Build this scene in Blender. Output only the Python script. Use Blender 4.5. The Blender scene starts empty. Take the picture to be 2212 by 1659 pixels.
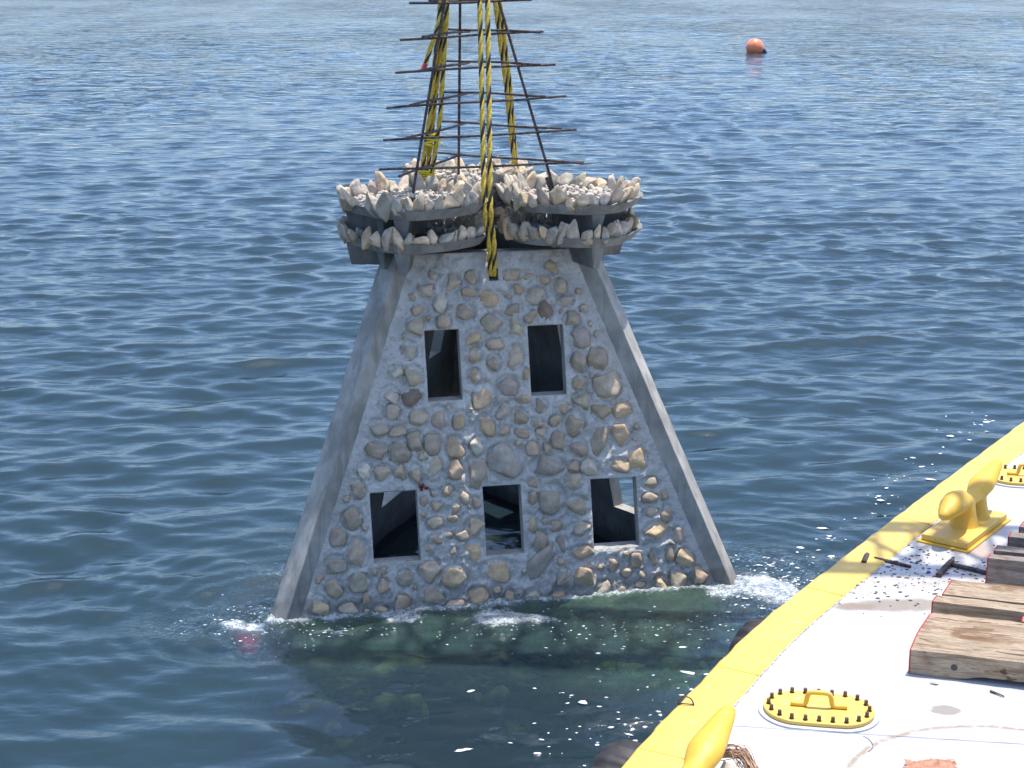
import bpy, math, random
import numpy as np
from mathutils import Vector, Matrix
R = math.radians
random.seed(7); rng = np.random.default_rng(7)
scene = bpy.context.scene
col = scene.collection

# ------------------------------------------------------------------ camera
CAM_H, PITCH, FPX = 5.0, R(15.5), 3480.0
cam_d = bpy.data.cameras.new('camera'); cam = bpy.data.objects.new('camera', cam_d); col.objects.link(cam)
cam.location = (0, 0, CAM_H); cam.rotation_euler = (R(90) - PITCH, 0, 0)
cam_d.sensor_width = 36; cam_d.lens = 36 * FPX / 2212; cam_d.clip_end = 20000; cam_d.clip_start = 0.1
scene.camera = cam

# ------------------------------------------------------------------ light
SUN = Vector((0.15, 0.15, 1.0)).normalized()
sun_el = math.asin(SUN.z); sun_az = math.atan2(SUN.x, SUN.y)
w = bpy.data.worlds.new('World'); scene.world = w; w.use_nodes = True
wn = w.node_tree; wn.nodes.clear()
sky = wn.nodes.new('ShaderNodeTexSky'); sky.sky_type = 'NISHITA'; sky.sun_disc = False
sky.sun_elevation = sun_el; sky.sun_rotation = sun_az; sky.air_density = .8; sky.dust_density = 1.3; sky.ozone_density = 5.4
bg = wn.nodes.new('ShaderNodeBackground'); bg.inputs[1].default_value = 0.15
wo = wn.nodes.new('ShaderNodeOutputWorld')
wn.links.new(sky.outputs[0], bg.inputs[0]); wn.links.new(bg.outputs[0], wo.inputs[0])
sl = bpy.data.lights.new('sun', 'SUN'); sl.energy = 2.7; sl.angle = R(0.53); sl.color = (1, 0.96, 0.9)
so = bpy.data.objects.new('sun', sl); col.objects.link(so)
so.rotation_euler = SUN.to_track_quat('Z', 'Y').to_euler()
scene.view_settings.view_transform = 'Standard'; scene.view_settings.look = 'None'
scene.view_settings.exposure = 1.12; scene.view_settings.gamma = 1

cy = scene.cycles
cy.max_bounces = 5; cy.diffuse_bounces = 2; cy.glossy_bounces = 3; cy.transmission_bounces = 3; cy.transparent_max_bounces = 6; cy.volume_bounces = 0
cy.caustics_reflective = False; cy.caustics_refractive = False

# ------------------------------------------------------------------ helpers
CF = Vector((0, math.cos(PITCH), -math.sin(PITCH))); CU = Vector((0, math.sin(PITCH), math.cos(PITCH)))
CC = Vector((0, 0, CAM_H))
def pray(x, y):
    return CF * FPX + Vector((1, 0, 0)) * (x - 1106) + CU * (829.5 - y)
def at_z(x, y, z):
    d = pray(x, y); return CC + d * ((z - CAM_H) / d.z)
def at_y(x, y, Y):
    d = pray(x, y); return CC + d * (Y / d.y)

def tag(o, label=None, cat=None, group=None, kind=None):
    if label: o['label'] = label
    if cat: o['category'] = cat
    if group: o['group'] = group
    if kind: o['kind'] = kind
    return o
def empty(name, loc=(0, 0, 0), rz=0):
    o = bpy.data.objects.new(name, None); o.location = loc; o.rotation_euler = (0, 0, rz)
    o.empty_display_size = .1; col.objects.link(o); return o
def link(name, me, parent=None):
    o = bpy.data.objects.new(name, me); col.objects.link(o)
    if parent: o.parent = parent
    return o
class MB:
    def __init__(s): s.v = []; s.f = []; s.m = []; s.n = 0
    def add(s, v, f, mi=0):
        v = [tuple(map(float, p)) for p in v]
        s.v += v; s.f += [tuple(i + s.n for i in q) for q in f]; s.m += [mi] * len(f); s.n += len(v); return s
    def box(s, p0, p1, mi=0):
        (a, b, c), (d, e, g) = p0, p1
        v = [(a, b, c), (d, b, c), (d, e, c), (a, e, c), (a, b, g), (d, b, g), (d, e, g), (a, e, g)]
        return s.add(v, [(0, 3, 2, 1), (4, 5, 6, 7), (0, 1, 5, 4), (1, 2, 6, 5), (2, 3, 7, 6), (3, 0, 4, 7)], mi)
    def tube(s, pts, rad, n=8, mi=0, caps=True):
        pts = [Vector(p) for p in pts]; k = len(pts)
        rads = rad if isinstance(rad, (list, tuple)) else [rad] * k
        V = []; ref = None
        for i, p in enumerate(pts):
            d = (pts[min(i + 1, k - 1)] - pts[max(i - 1, 0)]).normalized()
            if ref is None: ref = d.orthogonal().normalized()
            ref = (ref - d * ref.dot(d)).normalized(); b = d.cross(ref)
            for j in range(n):
                a = 2 * math.pi * j / n; V.append(p + (ref * math.cos(a) + b * math.sin(a)) * rads[i])
        F = [(i * n + j, i * n + (j + 1) % n, (i + 1) * n + (j + 1) % n, (i + 1) * n + j) for i in range(k - 1) for j in range(n)]
        if caps: F += [tuple(range(n))[::-1], tuple(range((k - 1) * n, k * n))]
        return s.add(V, F, mi)
    def prism(s, poly, z0, z1, mi=0, z1f=None):
        n = len(poly)
        V = [(x, y, z0) for x, y in poly] + [(x, y, z1) for x, y in poly]
        F = [tuple(range(n))[::-1], tuple(range(n, 2 * n))] + [(i, (i + 1) % n, n + (i + 1) % n, n + i) for i in range(n)]
        return s.add(V, F, mi)
    def build(s, name, mats, parent=None, smooth=False, bevel=0, seg=2):
        me = bpy.data.meshes.new(name); me.from_pydata(s.v, [], s.f)
        for m in (mats if isinstance(mats, (list, tuple)) else [mats]): me.materials.append(m)
        me.polygons.foreach_set('material_index', s.m)
        if smooth: me.polygons.foreach_set('use_smooth', [True] * len(s.f))
        me.update(); o = link(name, me, parent)
        if bevel:
            b = o.modifiers.new('bevel', 'BEVEL'); b.width = bevel; b.segments = seg; b.limit_method = 'ANGLE'; b.angle_limit = R(35)
        return o

# --- materials
class NT:
    def __init__(s, name):
        s.mat = bpy.data.materials.new(name); s.mat.use_nodes = True; s.t = s.mat.node_tree; s.t.nodes.clear()
        s.out = s.t.nodes.new('ShaderNodeOutputMaterial'); s.geo = s.t.nodes.new('ShaderNodeNewGeometry')
        s.tc = s.t.nodes.new('ShaderNodeTexCoord')
    def n(s, typ, **kw):
        nd = s.t.nodes.new(typ)
        for k, v in kw.items():
            if isinstance(k, str) and hasattr(nd, k): setattr(nd, k, v)
        return nd
    def set(s, sock, v):
        if isinstance(v, bpy.types.NodeSocket): s.t.links.new(v, sock)
        else: sock.default_value = (tuple(v) + (1,) if isinstance(v, (tuple, list)) and len(v) == 3 and sock.type == 'RGBA' else v)
    def noise(s, scale, detail=4, rough=.55, vec=None, dist=0, stretch=None):
        vec = vec or s.geo.outputs['Position']
        if stretch:
            mp = s.n('ShaderNodeMapping'); s.set(mp.inputs[0], vec); mp.inputs[3].default_value = stretch; vec = mp.outputs[0]
        nd = s.n('ShaderNodeTexNoise'); s.set(nd.inputs['Vector'], vec); nd.inputs['Scale'].default_value = scale
        nd.inputs['Detail'].default_value = detail; nd.inputs['Roughness'].default_value = rough; nd.inputs['Distortion'].default_value = dist
        return nd.outputs[0]
    def math(s, op, a, b=0.0, c=None, clamp=False):
        nd = s.n('ShaderNodeMath'); nd.operation = op; nd.use_clamp = clamp; s.set(nd.inputs[0], a); s.set(nd.inputs[1], b)
        if c is not None: s.set(nd.inputs[2], c)
        return nd.outputs[0]
    def step(s, v, lo, hi, a=0., b=1.):
        nd = s.n('ShaderNodeMapRange'); nd.interpolation_type = 'SMOOTHSTEP'; s.set(nd.inputs[0], v)
        nd.inputs[1].default_value = lo; nd.inputs[2].default_value = hi; nd.inputs[3].default_value = a; nd.inputs[4].default_value = b
        return nd.outputs[0]
    def mix(s, f, a, b, mode='MIX'):
        nd = s.n('ShaderNodeMix'); nd.data_type = 'RGBA'; nd.blend_type = mode; s.set(nd.inputs[0], f); s.set(nd.inputs[6], a); s.set(nd.inputs[7], b)
        return nd.outputs[2]
    def bump(s, h, strength=.5, dist=.01, normal=None):
        nd = s.n('ShaderNodeBump'); s.set(nd.inputs['Height'], h); nd.inputs['Strength'].default_value = strength; nd.inputs['Distance'].default_value = dist
        if normal: s.set(nd.inputs['Normal'], normal)
        return nd.outputs[0]
    def pbsdf(s, color, rough=.8, normal=None, metallic=0, spec=.5):
        b = s.n('ShaderNodeBsdfPrincipled'); s.set(b.inputs['Base Color'], color); s.set(b.inputs['Roughness'], rough)
        b.inputs['Metallic'].default_value = metallic; b.inputs['Specular IOR Level'].default_value = spec
        if normal: s.set(b.inputs['Normal'], normal)
        s.t.links.new(b.outputs[0], s.out.inputs[0]); return b
    def ellipse(s, cx, cy, rx, ry, ang=0, wob=.35, wscale=8, soft=.25):
        mp = s.n('ShaderNodeMapping'); mp.vector_type = 'TEXTURE'
        s.set(mp.inputs[0], s.geo.outputs['Position']); mp.inputs[1].default_value = (cx, cy, 0); mp.inputs[2].default_value = (0, 0, ang); mp.inputs[3].default_value = (rx, ry, 50)
        ln = s.n('ShaderNodeVectorMath'); ln.operation = 'LENGTH'; s.set(ln.inputs[0], mp.outputs[0])
        d = s.math('ADD', ln.outputs['Value'], s.math('MULTIPLY', s.math('SUBTRACT', s.noise(wscale, 5, .65), .5), wob * 3))
        return s.step(d, 1 - soft, 1 + soft, 1, 0)
def M_concrete(name, base, var=.25, spec=.35, rough=.75, bump=.35, grain=60):
    t = NT(name); p = t.tc.outputs['Object']
    a = t.noise(3, 6, .6, vec=p); b = t.noise(grain, 4, .6, vec=p); st = t.noise(5, 5, .6, vec=p, stretch=(3, 3, .35))
    c = t.mix(t.step(a, .3, .7), tuple(x * (1 - var) for x in base), tuple(x * (1 + var) for x in base))
    c = t.mix(t.step(st, .48, .66, 0, .6), c, tuple(x * .6 for x in base))
    c = t.mix(t.step(b, .62, .75, 0, .5), c, tuple(x * .45 for x in base))
    h = t.math('ADD', t.math('MULTIPLY', b, .5), a)
    sepz = t.n('ShaderNodeSeparateXYZ'); t.set(sepz.inputs[0], t.geo.outputs['Position'])
    wz = t.math('ADD', sepz.outputs[2], t.math('MULTIPLY', t.math('SUBTRACT', t.noise(5, 4, .6), .5), .22)); wetf = t.step(wz, .07, .15, 1, 0)
    c = t.mix(t.math('MULTIPLY', wetf, .5), c, (.09, .09, .085))
    t.pbsdf(c, rough, t.bump(h, bump, .006), spec=spec); return t.mat
m_conc = M_concrete('leg_concrete', (.36, .34, .295), .3)
m_brk = M_concrete('bracket_concrete', (.2, .195, .18), .35)
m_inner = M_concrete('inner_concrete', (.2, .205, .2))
m_disc = M_concrete('slab_concrete', (.27, .27, .255), .3)
def mat_mortar():
    t = NT('mortar'); p = t.tc.outputs['Object']
    a = t.noise(4, 5, .6, vec=p); g = t.noise(45, 6, .7, vec=p); g2 = t.noise(14, 5, .65, vec=p, dist=.6)
    c = t.mix(t.step(a, .3, .7), (.49, .465, .41), (.67, .635, .57))
    c = t.mix(t.step(g2, .5, .68, 0, .5), c, (.3, .29, .265)); c = t.mix(t.step(g, .56, .7, 0, .75), c, (.2, .195, .18))
    h = t.math('ADD', t.math('MULTIPLY', g, .8), g2)
    sepz = t.n('ShaderNodeSeparateXYZ'); t.set(sepz.inputs[0], t.geo.outputs['Position'])
    wz = t.math('ADD', sepz.outputs[2], t.math('MULTIPLY', t.math('SUBTRACT', t.noise(5, 4, .6), .5), .22)); wetf = t.step(wz, .07, .15, 1, 0)
    c = t.mix(t.math('MULTIPLY', wetf, .5), c, (.09, .09, .085))
    t.pbsdf(c, .6, t.bump(h, .9, .02), spec=.5); return t.mat
m_mortar = mat_mortar()
def mat_stone(name, lo, hi, bump=.7):
    t = NT(name); p = t.tc.outputs['Object']; oi = t.n('ShaderNodeObjectInfo')
    a = t.noise(9, 6, .65, vec=p); g = t.noise(38, 6, .7, vec=p); v = t.noise(16, 4, .6, vec=p, dist=1.5)
    c = t.mix(t.step(a, .3, .7), lo, hi)
    c = t.mix(1.0, c, oi.outputs['Color'], 'MULTIPLY')
    c = t.mix(t.step(v, .55, .72, 0, .45), c, tuple(x * .6 for x in lo))
    h = t.math('ADD', t.math('MULTIPLY', g, .4), a)
    t.pbsdf(c, .8, t.bump(h, bump, .014), spec=.3); return t.mat
m_stone = mat_stone('limestone', (.37, .285, .195), (.56, .455, .33))
m_rim = mat_stone('rim_limestone', (.4, .32, .225), (.66, .56, .43), .9)
m_rubble = mat_stone('shell_rubble', (.42, .35, .27), (.68, .6, .5), .5)
m_sunk = M_concrete('algae_concrete', (.16, .22, .11), .5)
m_drown = mat_stone('algae_stone', (.2, .25, .1), (.6, .58, .26), .6)
def mat_plain(name, c, rough=.6, spec=.5, metallic=0, ns=20, var=.3, bump=.3, dist=.004):
    t = NT(name); a = t.noise(ns, 5, .6, vec=t.tc.outputs['Object'])
    cc = t.mix(t.step(a, .3, .7), tuple(x * (1 - var) for x in c), tuple(min(1, x * (1 + var)) for x in c))
    t.pbsdf(cc, rough, t.bump(a, bump, dist), metallic, spec); return t.mat
m_rust = mat_plain('rusty_rebar', (.085, .065, .06), .75, .3, .1, 25, .6)
m_ryel = mat_plain('yellow_rope_fibre', (.64, .44, .06), .6, .3, 0, 60, .3, .6)
m_rblk = mat_plain('black_rope_fibre', (.018, .016, .016), .55, .5, 0, 120, .3, .6)
m_tape = mat_plain('yellow_tape', (.75, .58, .03), .4)
m_red = mat_plain('red_tape', (.6, .05, .05), .5)
m_orange = mat_plain('orange_buoy', (.95, .26, .12), .35, .5, 0, 6, .12, .1)
m_navy = mat_plain('dark_fitting', (.02, .025, .045), .5)
m_bolt = mat_plain('rusty_bolt', (.11, .075, .06), .6, .5, .5, 60, .4)
m_rubber = mat_plain('black_rubber', (.028, .025, .027), .6, .4, 0, 12, .4)
m_hemp = mat_plain('hemp_fibre', (.46, .3, .2), .85, .2, 0, 60, .4)
m_ochre = mat_plain('ochre_post', (.28, .17, .04), .7)
m_foam = mat_plain('foam_white', (.85, .88, .88), .5, .5, 0, 30, .08)
m_chip = mat_plain('dark_chip', (.09, .07, .055), .8)
m_chip2 = mat_plain('paint_crack', (.3, .29, .29), .8, .2, 0, 60, .5)
m_blue = mat_plain('blue_plastic', (.03, .08, .5), .4)
m_weed = mat_plain('dark_red_scrap', (.13, .025, .02), .5)
m_cloth = mat_plain('pink_cloth', (.75, .06, .12), .8)
m_hull = mat_plain('hull_paint', (.1, .12, .14), .5)
def mat_yellow(name, base=(.68, .44, .09)):
    t = NT(name); a = t.noise(3, 5, .6); s_ = t.noise(26, 5, .7, stretch=(1, 1, 1)); f = t.noise(9, 6, .7)
    c = t.mix(t.step(a, .3, .7), base, tuple(min(1, x * 1.12) for x in base))
    c = t.mix(t.step(f, .6, .72, 0, .6), c, (.5, .25, .07)); c = t.mix(t.step(s_, .645, .7, 0, .85), c, (.22, .1, .05))
    wr = t.noise(13, 5, .7, dist=.8); c = t.mix(t.step(wr, .62, .68, 0, .5), c, (.62, .58, .45))
    t.pbsdf(c, .5, t.bump(a, .3, .01, t.bump(s_, .25, .004)), spec=.5); return t.mat
m_yel = mat_yellow('yellow_paint'); m_yel2 = mat_yellow('deep_yellow_paint', (.66, .39, .04))
def mat_deck():
    t = NT('white_deck_paint')
    a = t.noise(1.3, 5, .6); sp = t.noise(30, 5, .75, stretch=(1, 1, 1)); sp2 = t.noise(60, 3, .6); sm = t.noise(4, 6, .7)
    c = t.mix(t.step(a, .3, .75), (.43, .432, .435), (.54, .533, .52))
    c = t.mix(t.step(sm, .58, .75, 0, .3), c, (.42, .36, .3))
    sc = t.noise(7, 7, .75, stretch=(.5, 2.2, 1), dist=.5)
    c = t.mix(t.step(sp, .655, .7, 0, .55), c, (.25, .18, .13)); c = t.mix(t.step(sc, .6, .68, 0, .35), c, (.36, .31, .27))
    zone = t.math('ADD', t.ellipse(2.9, 10.45, 1.3, .75, -.2, .4, 2, .6), .12, clamp=True)
    c = t.mix(t.math('MULTIPLY', t.step(sm, .42, .62, 0, .55), zone), c, (.3, .25, .18))
    c = t.mix(t.math('MULTIPLY', t.step(sp, .6, .66, 0, .85), zone), c, (.17, .11, .07))
    c = t.mix(t.math('MULTIPLY', t.step(sp2, .64, .7, 0, .8), zone), c, (.06, .045, .04))
    c = t.mix(t.math('MULTIPLY', t.ellipse(2.62, 9.98, .42, .1, .05, .5, 7, .35), .75), c, (.22, .17, .11))
    c = t.mix(t.math('MULTIPLY', t.ellipse(2.28, 9.95, .13, .06, 0, .4, 9, .35), .75), c, (.24, .17, .1))
    c = t.mix(t.math('MULTIPLY', t.ellipse(2.5, 8.46, .085, .065, 0, .35, 14, .15), .85), c, (.25, .21, .165))
    c = t.mix(t.math('MULTIPLY', t.ellipse(1.24, 8.6, .04, .035, 0, .6, 20, .3), .8), c, (.6, .16, .04))
    c = t.mix(t.math('MULTIPLY', t.ellipse(3.35, 11.05, .12, .5, .5, .6, 6, .5), .5), c, (.35, .2, .1))
    mp = t.n('ShaderNodeMapping'); mp.vector_type = 'TEXTURE'; t.set(mp.inputs[0], t.geo.outputs['Position'])
    mp.inputs[1].default_value = (2.62, 7.45, 0); mp.inputs[2].default_value = (0, 0, -.15); mp.inputs[3].default_value = (.88, .81, 50)
    ln = t.n('ShaderNodeVectorMath'); ln.operation = 'LENGTH'; t.set(ln.inputs[0], mp.outputs[0])
    rr = t.math('ADD', ln.outputs['Value'], t.math('MULTIPLY', t.math('SUBTRACT', t.noise(9, 6, .7), .5), .06))
    ring = t.step(t.math('ABSOLUTE', t.math('SUBTRACT', rr, 1.)), .004, .034, 1, 0)
    c = t.mix(t.math('MULTIPLY', ring, t.step(t.noise(22, 4, .7), .36, .55, .25, .9)), c, (.3, .22, .13))
    t.pbsdf(c, .5, t.bump(t.math('ADD', a, t.math('MULTIPLY', sp, .15)), .4, .01), spec=.4); return t.mat
m_deck = mat_deck()
def mat_wood(name, lo, hi, dark):
    t = NT(name); p = t.tc.outputs['Object']
    g = t.noise(5, 8, .75, vec=p, stretch=(.45, 7, 7), dist=.7); f = t.noise(2.2, 5, .65, vec=p, stretch=(.8, 2.5, 2.5), dist=.6); k = t.noise(4, 3, .5, vec=p, stretch=(.7, 2.5, 2.5), dist=1.5); fine = t.noise(30, 5, .7, vec=p, stretch=(.15, 3, 3))
    c = t.mix(t.step(g, .38, .6), lo, hi); c = t.mix(t.step(f, .5, .64, 0, .8), c, (.2, .105, .05)); c = t.mix(t.step(g, .57, .63, 0, .85), c, dark)
    c = t.mix(t.step(fine, .55, .7, 0, .5), c, dark)
    c = t.mix(t.step(k, .63, .7, 0, .85), c, (.12, .055, .03))
    t.pbsdf(c, .85, t.bump(t.math('ADD', g, t.math('MULTIPLY', fine, .4)), 1, .02), spec=.15); return t.mat
m_wood = mat_wood('weathered_timber', (.33, .235, .15), (.56, .44, .31), (.11, .07, .045))
m_wood2 = mat_wood('dark_timber', (.2, .16, .13), (.38, .32, .27), (.07, .055, .05))
m_redend = mat_plain('red_end_paint', (.4, .03, .035), .6, .4, 0, 15, .4)

# ------------------------------------------------------------------ water
O = Vector((-.198, 12.74, 0)); PSI = R(11.15)
KW = 110
lam = np.exp(rng.uniform(math.log(.12), math.log(3.4), KW)); wdir = R(-82) + rng.normal(0, .5, KW)
kx = 2 * math.pi / lam * np.cos(wdir); ky = 2 * math.pi / lam * np.sin(wdir); ph = rng.uniform(0, 6.283, KW)
amp = lam * .0043 * np.exp(-((np.log(lam / .52)) / .85) ** 2) ** .5 * 1.0
amp *= rng.uniform(.4, 1.5, KW)
RING = [(-1.9, 11.5, .010, .20), (1.85, 12.1, .009, .17), (-.1, 11.6, .005, .26), (-2.3, 10.9, .004, .3)]
def tri_dist(x, y):      # signed-ish distance to the tower's triangular waterline
    dx, dy = x - O.x, y - O.y
    c, s_ = math.cos(PSI), math.sin(PSI); lx = dx * c + dy * s_; ly = -dx * s_ + dy * c
    d = np.full_like(lx, -1e9)
    for k in range(3):
        a = R(270 + 120 * k); d = np.maximum(d, lx * math.cos(a) + ly * math.sin(a) - 1.07)
    for k in range(3):
        a = R(210 + 120 * k); d = np.maximum(d, lx * math.cos(a) + ly * math.sin(a) - 2.1)
    return d
def wave(x, y, cell):
    z = np.zeros_like(x); hx = np.zeros_like(x); hy = np.zeros_like(x)
    td = tri_dist(x, y)
    calm = 1 - .45 * np.exp(-(np.maximum(td, 0) / 1.6) ** 2)
    calm *= 1 - .3 * np.exp(-((x + 2.2) / 1.6) ** 2 - ((y - 9.5) / 1.6) ** 2)
    swell = 1 + .35 * np.sin(x * .21 + y * .13 + 1) * np.sin(y * .17 - x * .08)
    for i in range(KW):
        att = np.clip((lam[i] / np.maximum(cell, .01) - 2.2) / 2.5, 0, 1) * calm
        p = kx[i] * x + ky[i] * y + ph[i]; kk = 2 * math.pi / lam[i]
        A = amp[i] * att * (swell if lam[i] > .4 else 1)
        z += A * np.cos(p); sn = np.sin(p) * A * .55; hx -= sn * kx[i] / kk; hy -= sn * ky[i] / kk
    for (cx, cy, a, l) in RING:
        r = np.hypot(x - cx, y - cy); z += a * np.exp(-r / 1.1) * np.sin(r * 6.283 / l) * np.clip((l / np.maximum(cell, .01) - 2.2) / 2.5, 0, 1)
    return z, hx, hy, td
FOAM = [(880, 1335, .16, .05), (860, 1330, .1, .05), (540, 1357, .17, .035), (500, 1345, .1, .03), (1075, 1328, .22, .05), (1060, 1345, .2, .06),
        (1660, 1275, .2, .08), (1700, 1290, .2, .08), (1630, 1262, .14, .06), (1130, 1338, .12, .04), (720, 1365, .25, .02), (1180, 1340, .2, .03), (1560, 1285, .12, .05)]
def build_water():
    rows = [6.0]
    while rows[-1] < 170: rows.append(rows[-1] * (1.0022 if rows[-1] < 30 else 1.0034))
    while rows[-1] < 6000: rows.append(rows[-1] * 1.14)
    rows = np.array([-60., -20., -6., 0., 3., 5.] + rows)
    fine = np.linspace(-.50, .56, 590)
    ts = np.concatenate([[-12, -5, -2.6, -1.8, -1.3], np.arange(-1.1, -.503, .0045), fine, np.arange(.5645, 1.1, .0045), [1.3, 1.8, 2.6, 5, 12]])
    Y, T = np.meshgrid(rows, ts, indexing='ij'); X = T * np.maximum(Y, 6.0)
    cell = np.maximum(np.maximum(Y, 6) * .0022, np.gradient(ts)[None, :] * np.maximum(Y, 6))
    cell = np.maximum(cell, np.gradient(rows)[:, None])
    z, hx, hy, td = wave(X, Y, cell)
    foam = (.78 + .25 * np.sin(X * 4.3 + 1) * np.sin(X * 9.1 + Y * 3)) * np.exp(-(np.maximum(td, 0) / .075) ** 2) + .3 * np.exp(-(np.maximum(td, 0) / .25) ** 2)
    foam = foam * (td > -.06)
    for (px, py, rx, ry) in FOAM:
        c = at_z(px, py, 0); foam += .75 * np.exp(-((X - c.x) / rx) ** 2 - ((Y - c.y) / (ry / .36)) ** 2)
    # wake right of the tower and froth along the hull
    foam += .3 * np.exp(-((X - 2.1) / .5) ** 2 - ((Y - 12.3) / .8) ** 2) + .22 * np.exp(-((X - 1.0) / .8) ** 2 - ((Y - 10.2) / 1.0) ** 2)
    foam += .2 * np.exp(-((X + 2.5) / .7) ** 2 - ((Y - 11.2) / .4) ** 2) + .3 * np.exp(-((X - .35) / .5) ** 2 - ((Y - 8.9) / .25) ** 2)
    foam = np.clip(foam, 0, .85)
    foam = foam * (td > -.06)
    turb = np.clip(.9 * (td > -.1) * np.exp(-(np.maximum(td, 0) / .7) ** 2) + 1.2 * foam, 0, 1)
    z += turb * .009 * (np.sin(X * 47 + 3 * np.sin(Y * 21)) * np.sin(Y * 39 + 2 * np.sin(X * 31)))
    z += np.clip(foam - .5, 0, 1) * .03
    X2 = X + hx; Y2 = Y + hy
    nr, nc = X.shape; base = nr * nc
    V = np.stack([X2, Y2, z], -1).reshape(-1, 3)
    i = np.arange(nr - 1)[:, None] * nc + np.arange(nc - 1)[None, :]
    F = np.stack([i, i + 1, i + nc + 1, i + nc], -1).reshape(-1, 4)
    # the bed and the far sides below it, so that the water is a body and not a sheet
    bx0, bx1, by0, by1 = X2.min(), X2.max(), -60., Y2.max()
    BV = np.array([[x, y, z_] for z_ in (-2.6, -.03) for (x, y) in ((bx0, by0), (bx1, by0), (bx1, by1), (bx0, by1))])
    V = np.concatenate([V, BV]); q = base
    F1 = np.array([[q + 3, q + 2, q + 1, q]] + [[q + k, q + (k + 1) % 4, q + 4 + (k + 1) % 4, q + 4 + k] for k in range(4)])
    me = bpy.data.meshes.new('water')
    nq = len(F) + len(F1)
    me.vertices.add(len(V)); me.vertices.foreach_set('co', V.astype(np.float32).ravel())
    loops = np.concatenate([F.ravel(), F1.ravel()]).astype(np.int32)
    me.loops.add(len(loops)); me.loops.foreach_set('vertex_index', loops)
    me.polygons.add(nq); me.polygons.foreach_set('loop_start', (np.arange(nq) * 4).astype(np.int32))
    mi = np.zeros(nq, np.int32); mi[len(F):] = 1
    me.polygons.foreach_set('material_index', mi); me.polygons.foreach_set('use_smooth', [True] * nq)
    me.update(calc_edges=True)
    lx = (X - O.x) * math.cos(PSI) + (Y - O.y) * math.sin(PSI); ly = -(X - O.x) * math.sin(PSI) + (Y - O.y) * math.cos(PSI)
    ins = 1 / (1 + np.exp((np.abs(lx + .05) - 1.75) / .12)); milk = ins * np.exp(-(np.maximum(-ly - 1.0, 0) / .75) ** 2) * (ly < -.9)
    milk = np.clip(milk + .45 * np.exp(-((X - 1.1) / .7) ** 2 - ((Y - 10.4) / .5) ** 2), 0, 1)
    chop = np.clip((np.hypot(X, Y) - 18) / 60, 0, 1)
    for nm, arr in (('foam', foam), ('turb', turb), ('chop', chop), ('milk', milk)):
        at = me.attributes.new(nm, 'FLOAT', 'POINT'); a = np.zeros(len(V), np.float32); a[:base] = arr.ravel(); at.data.foreach_set('value', a)
    return me
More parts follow.
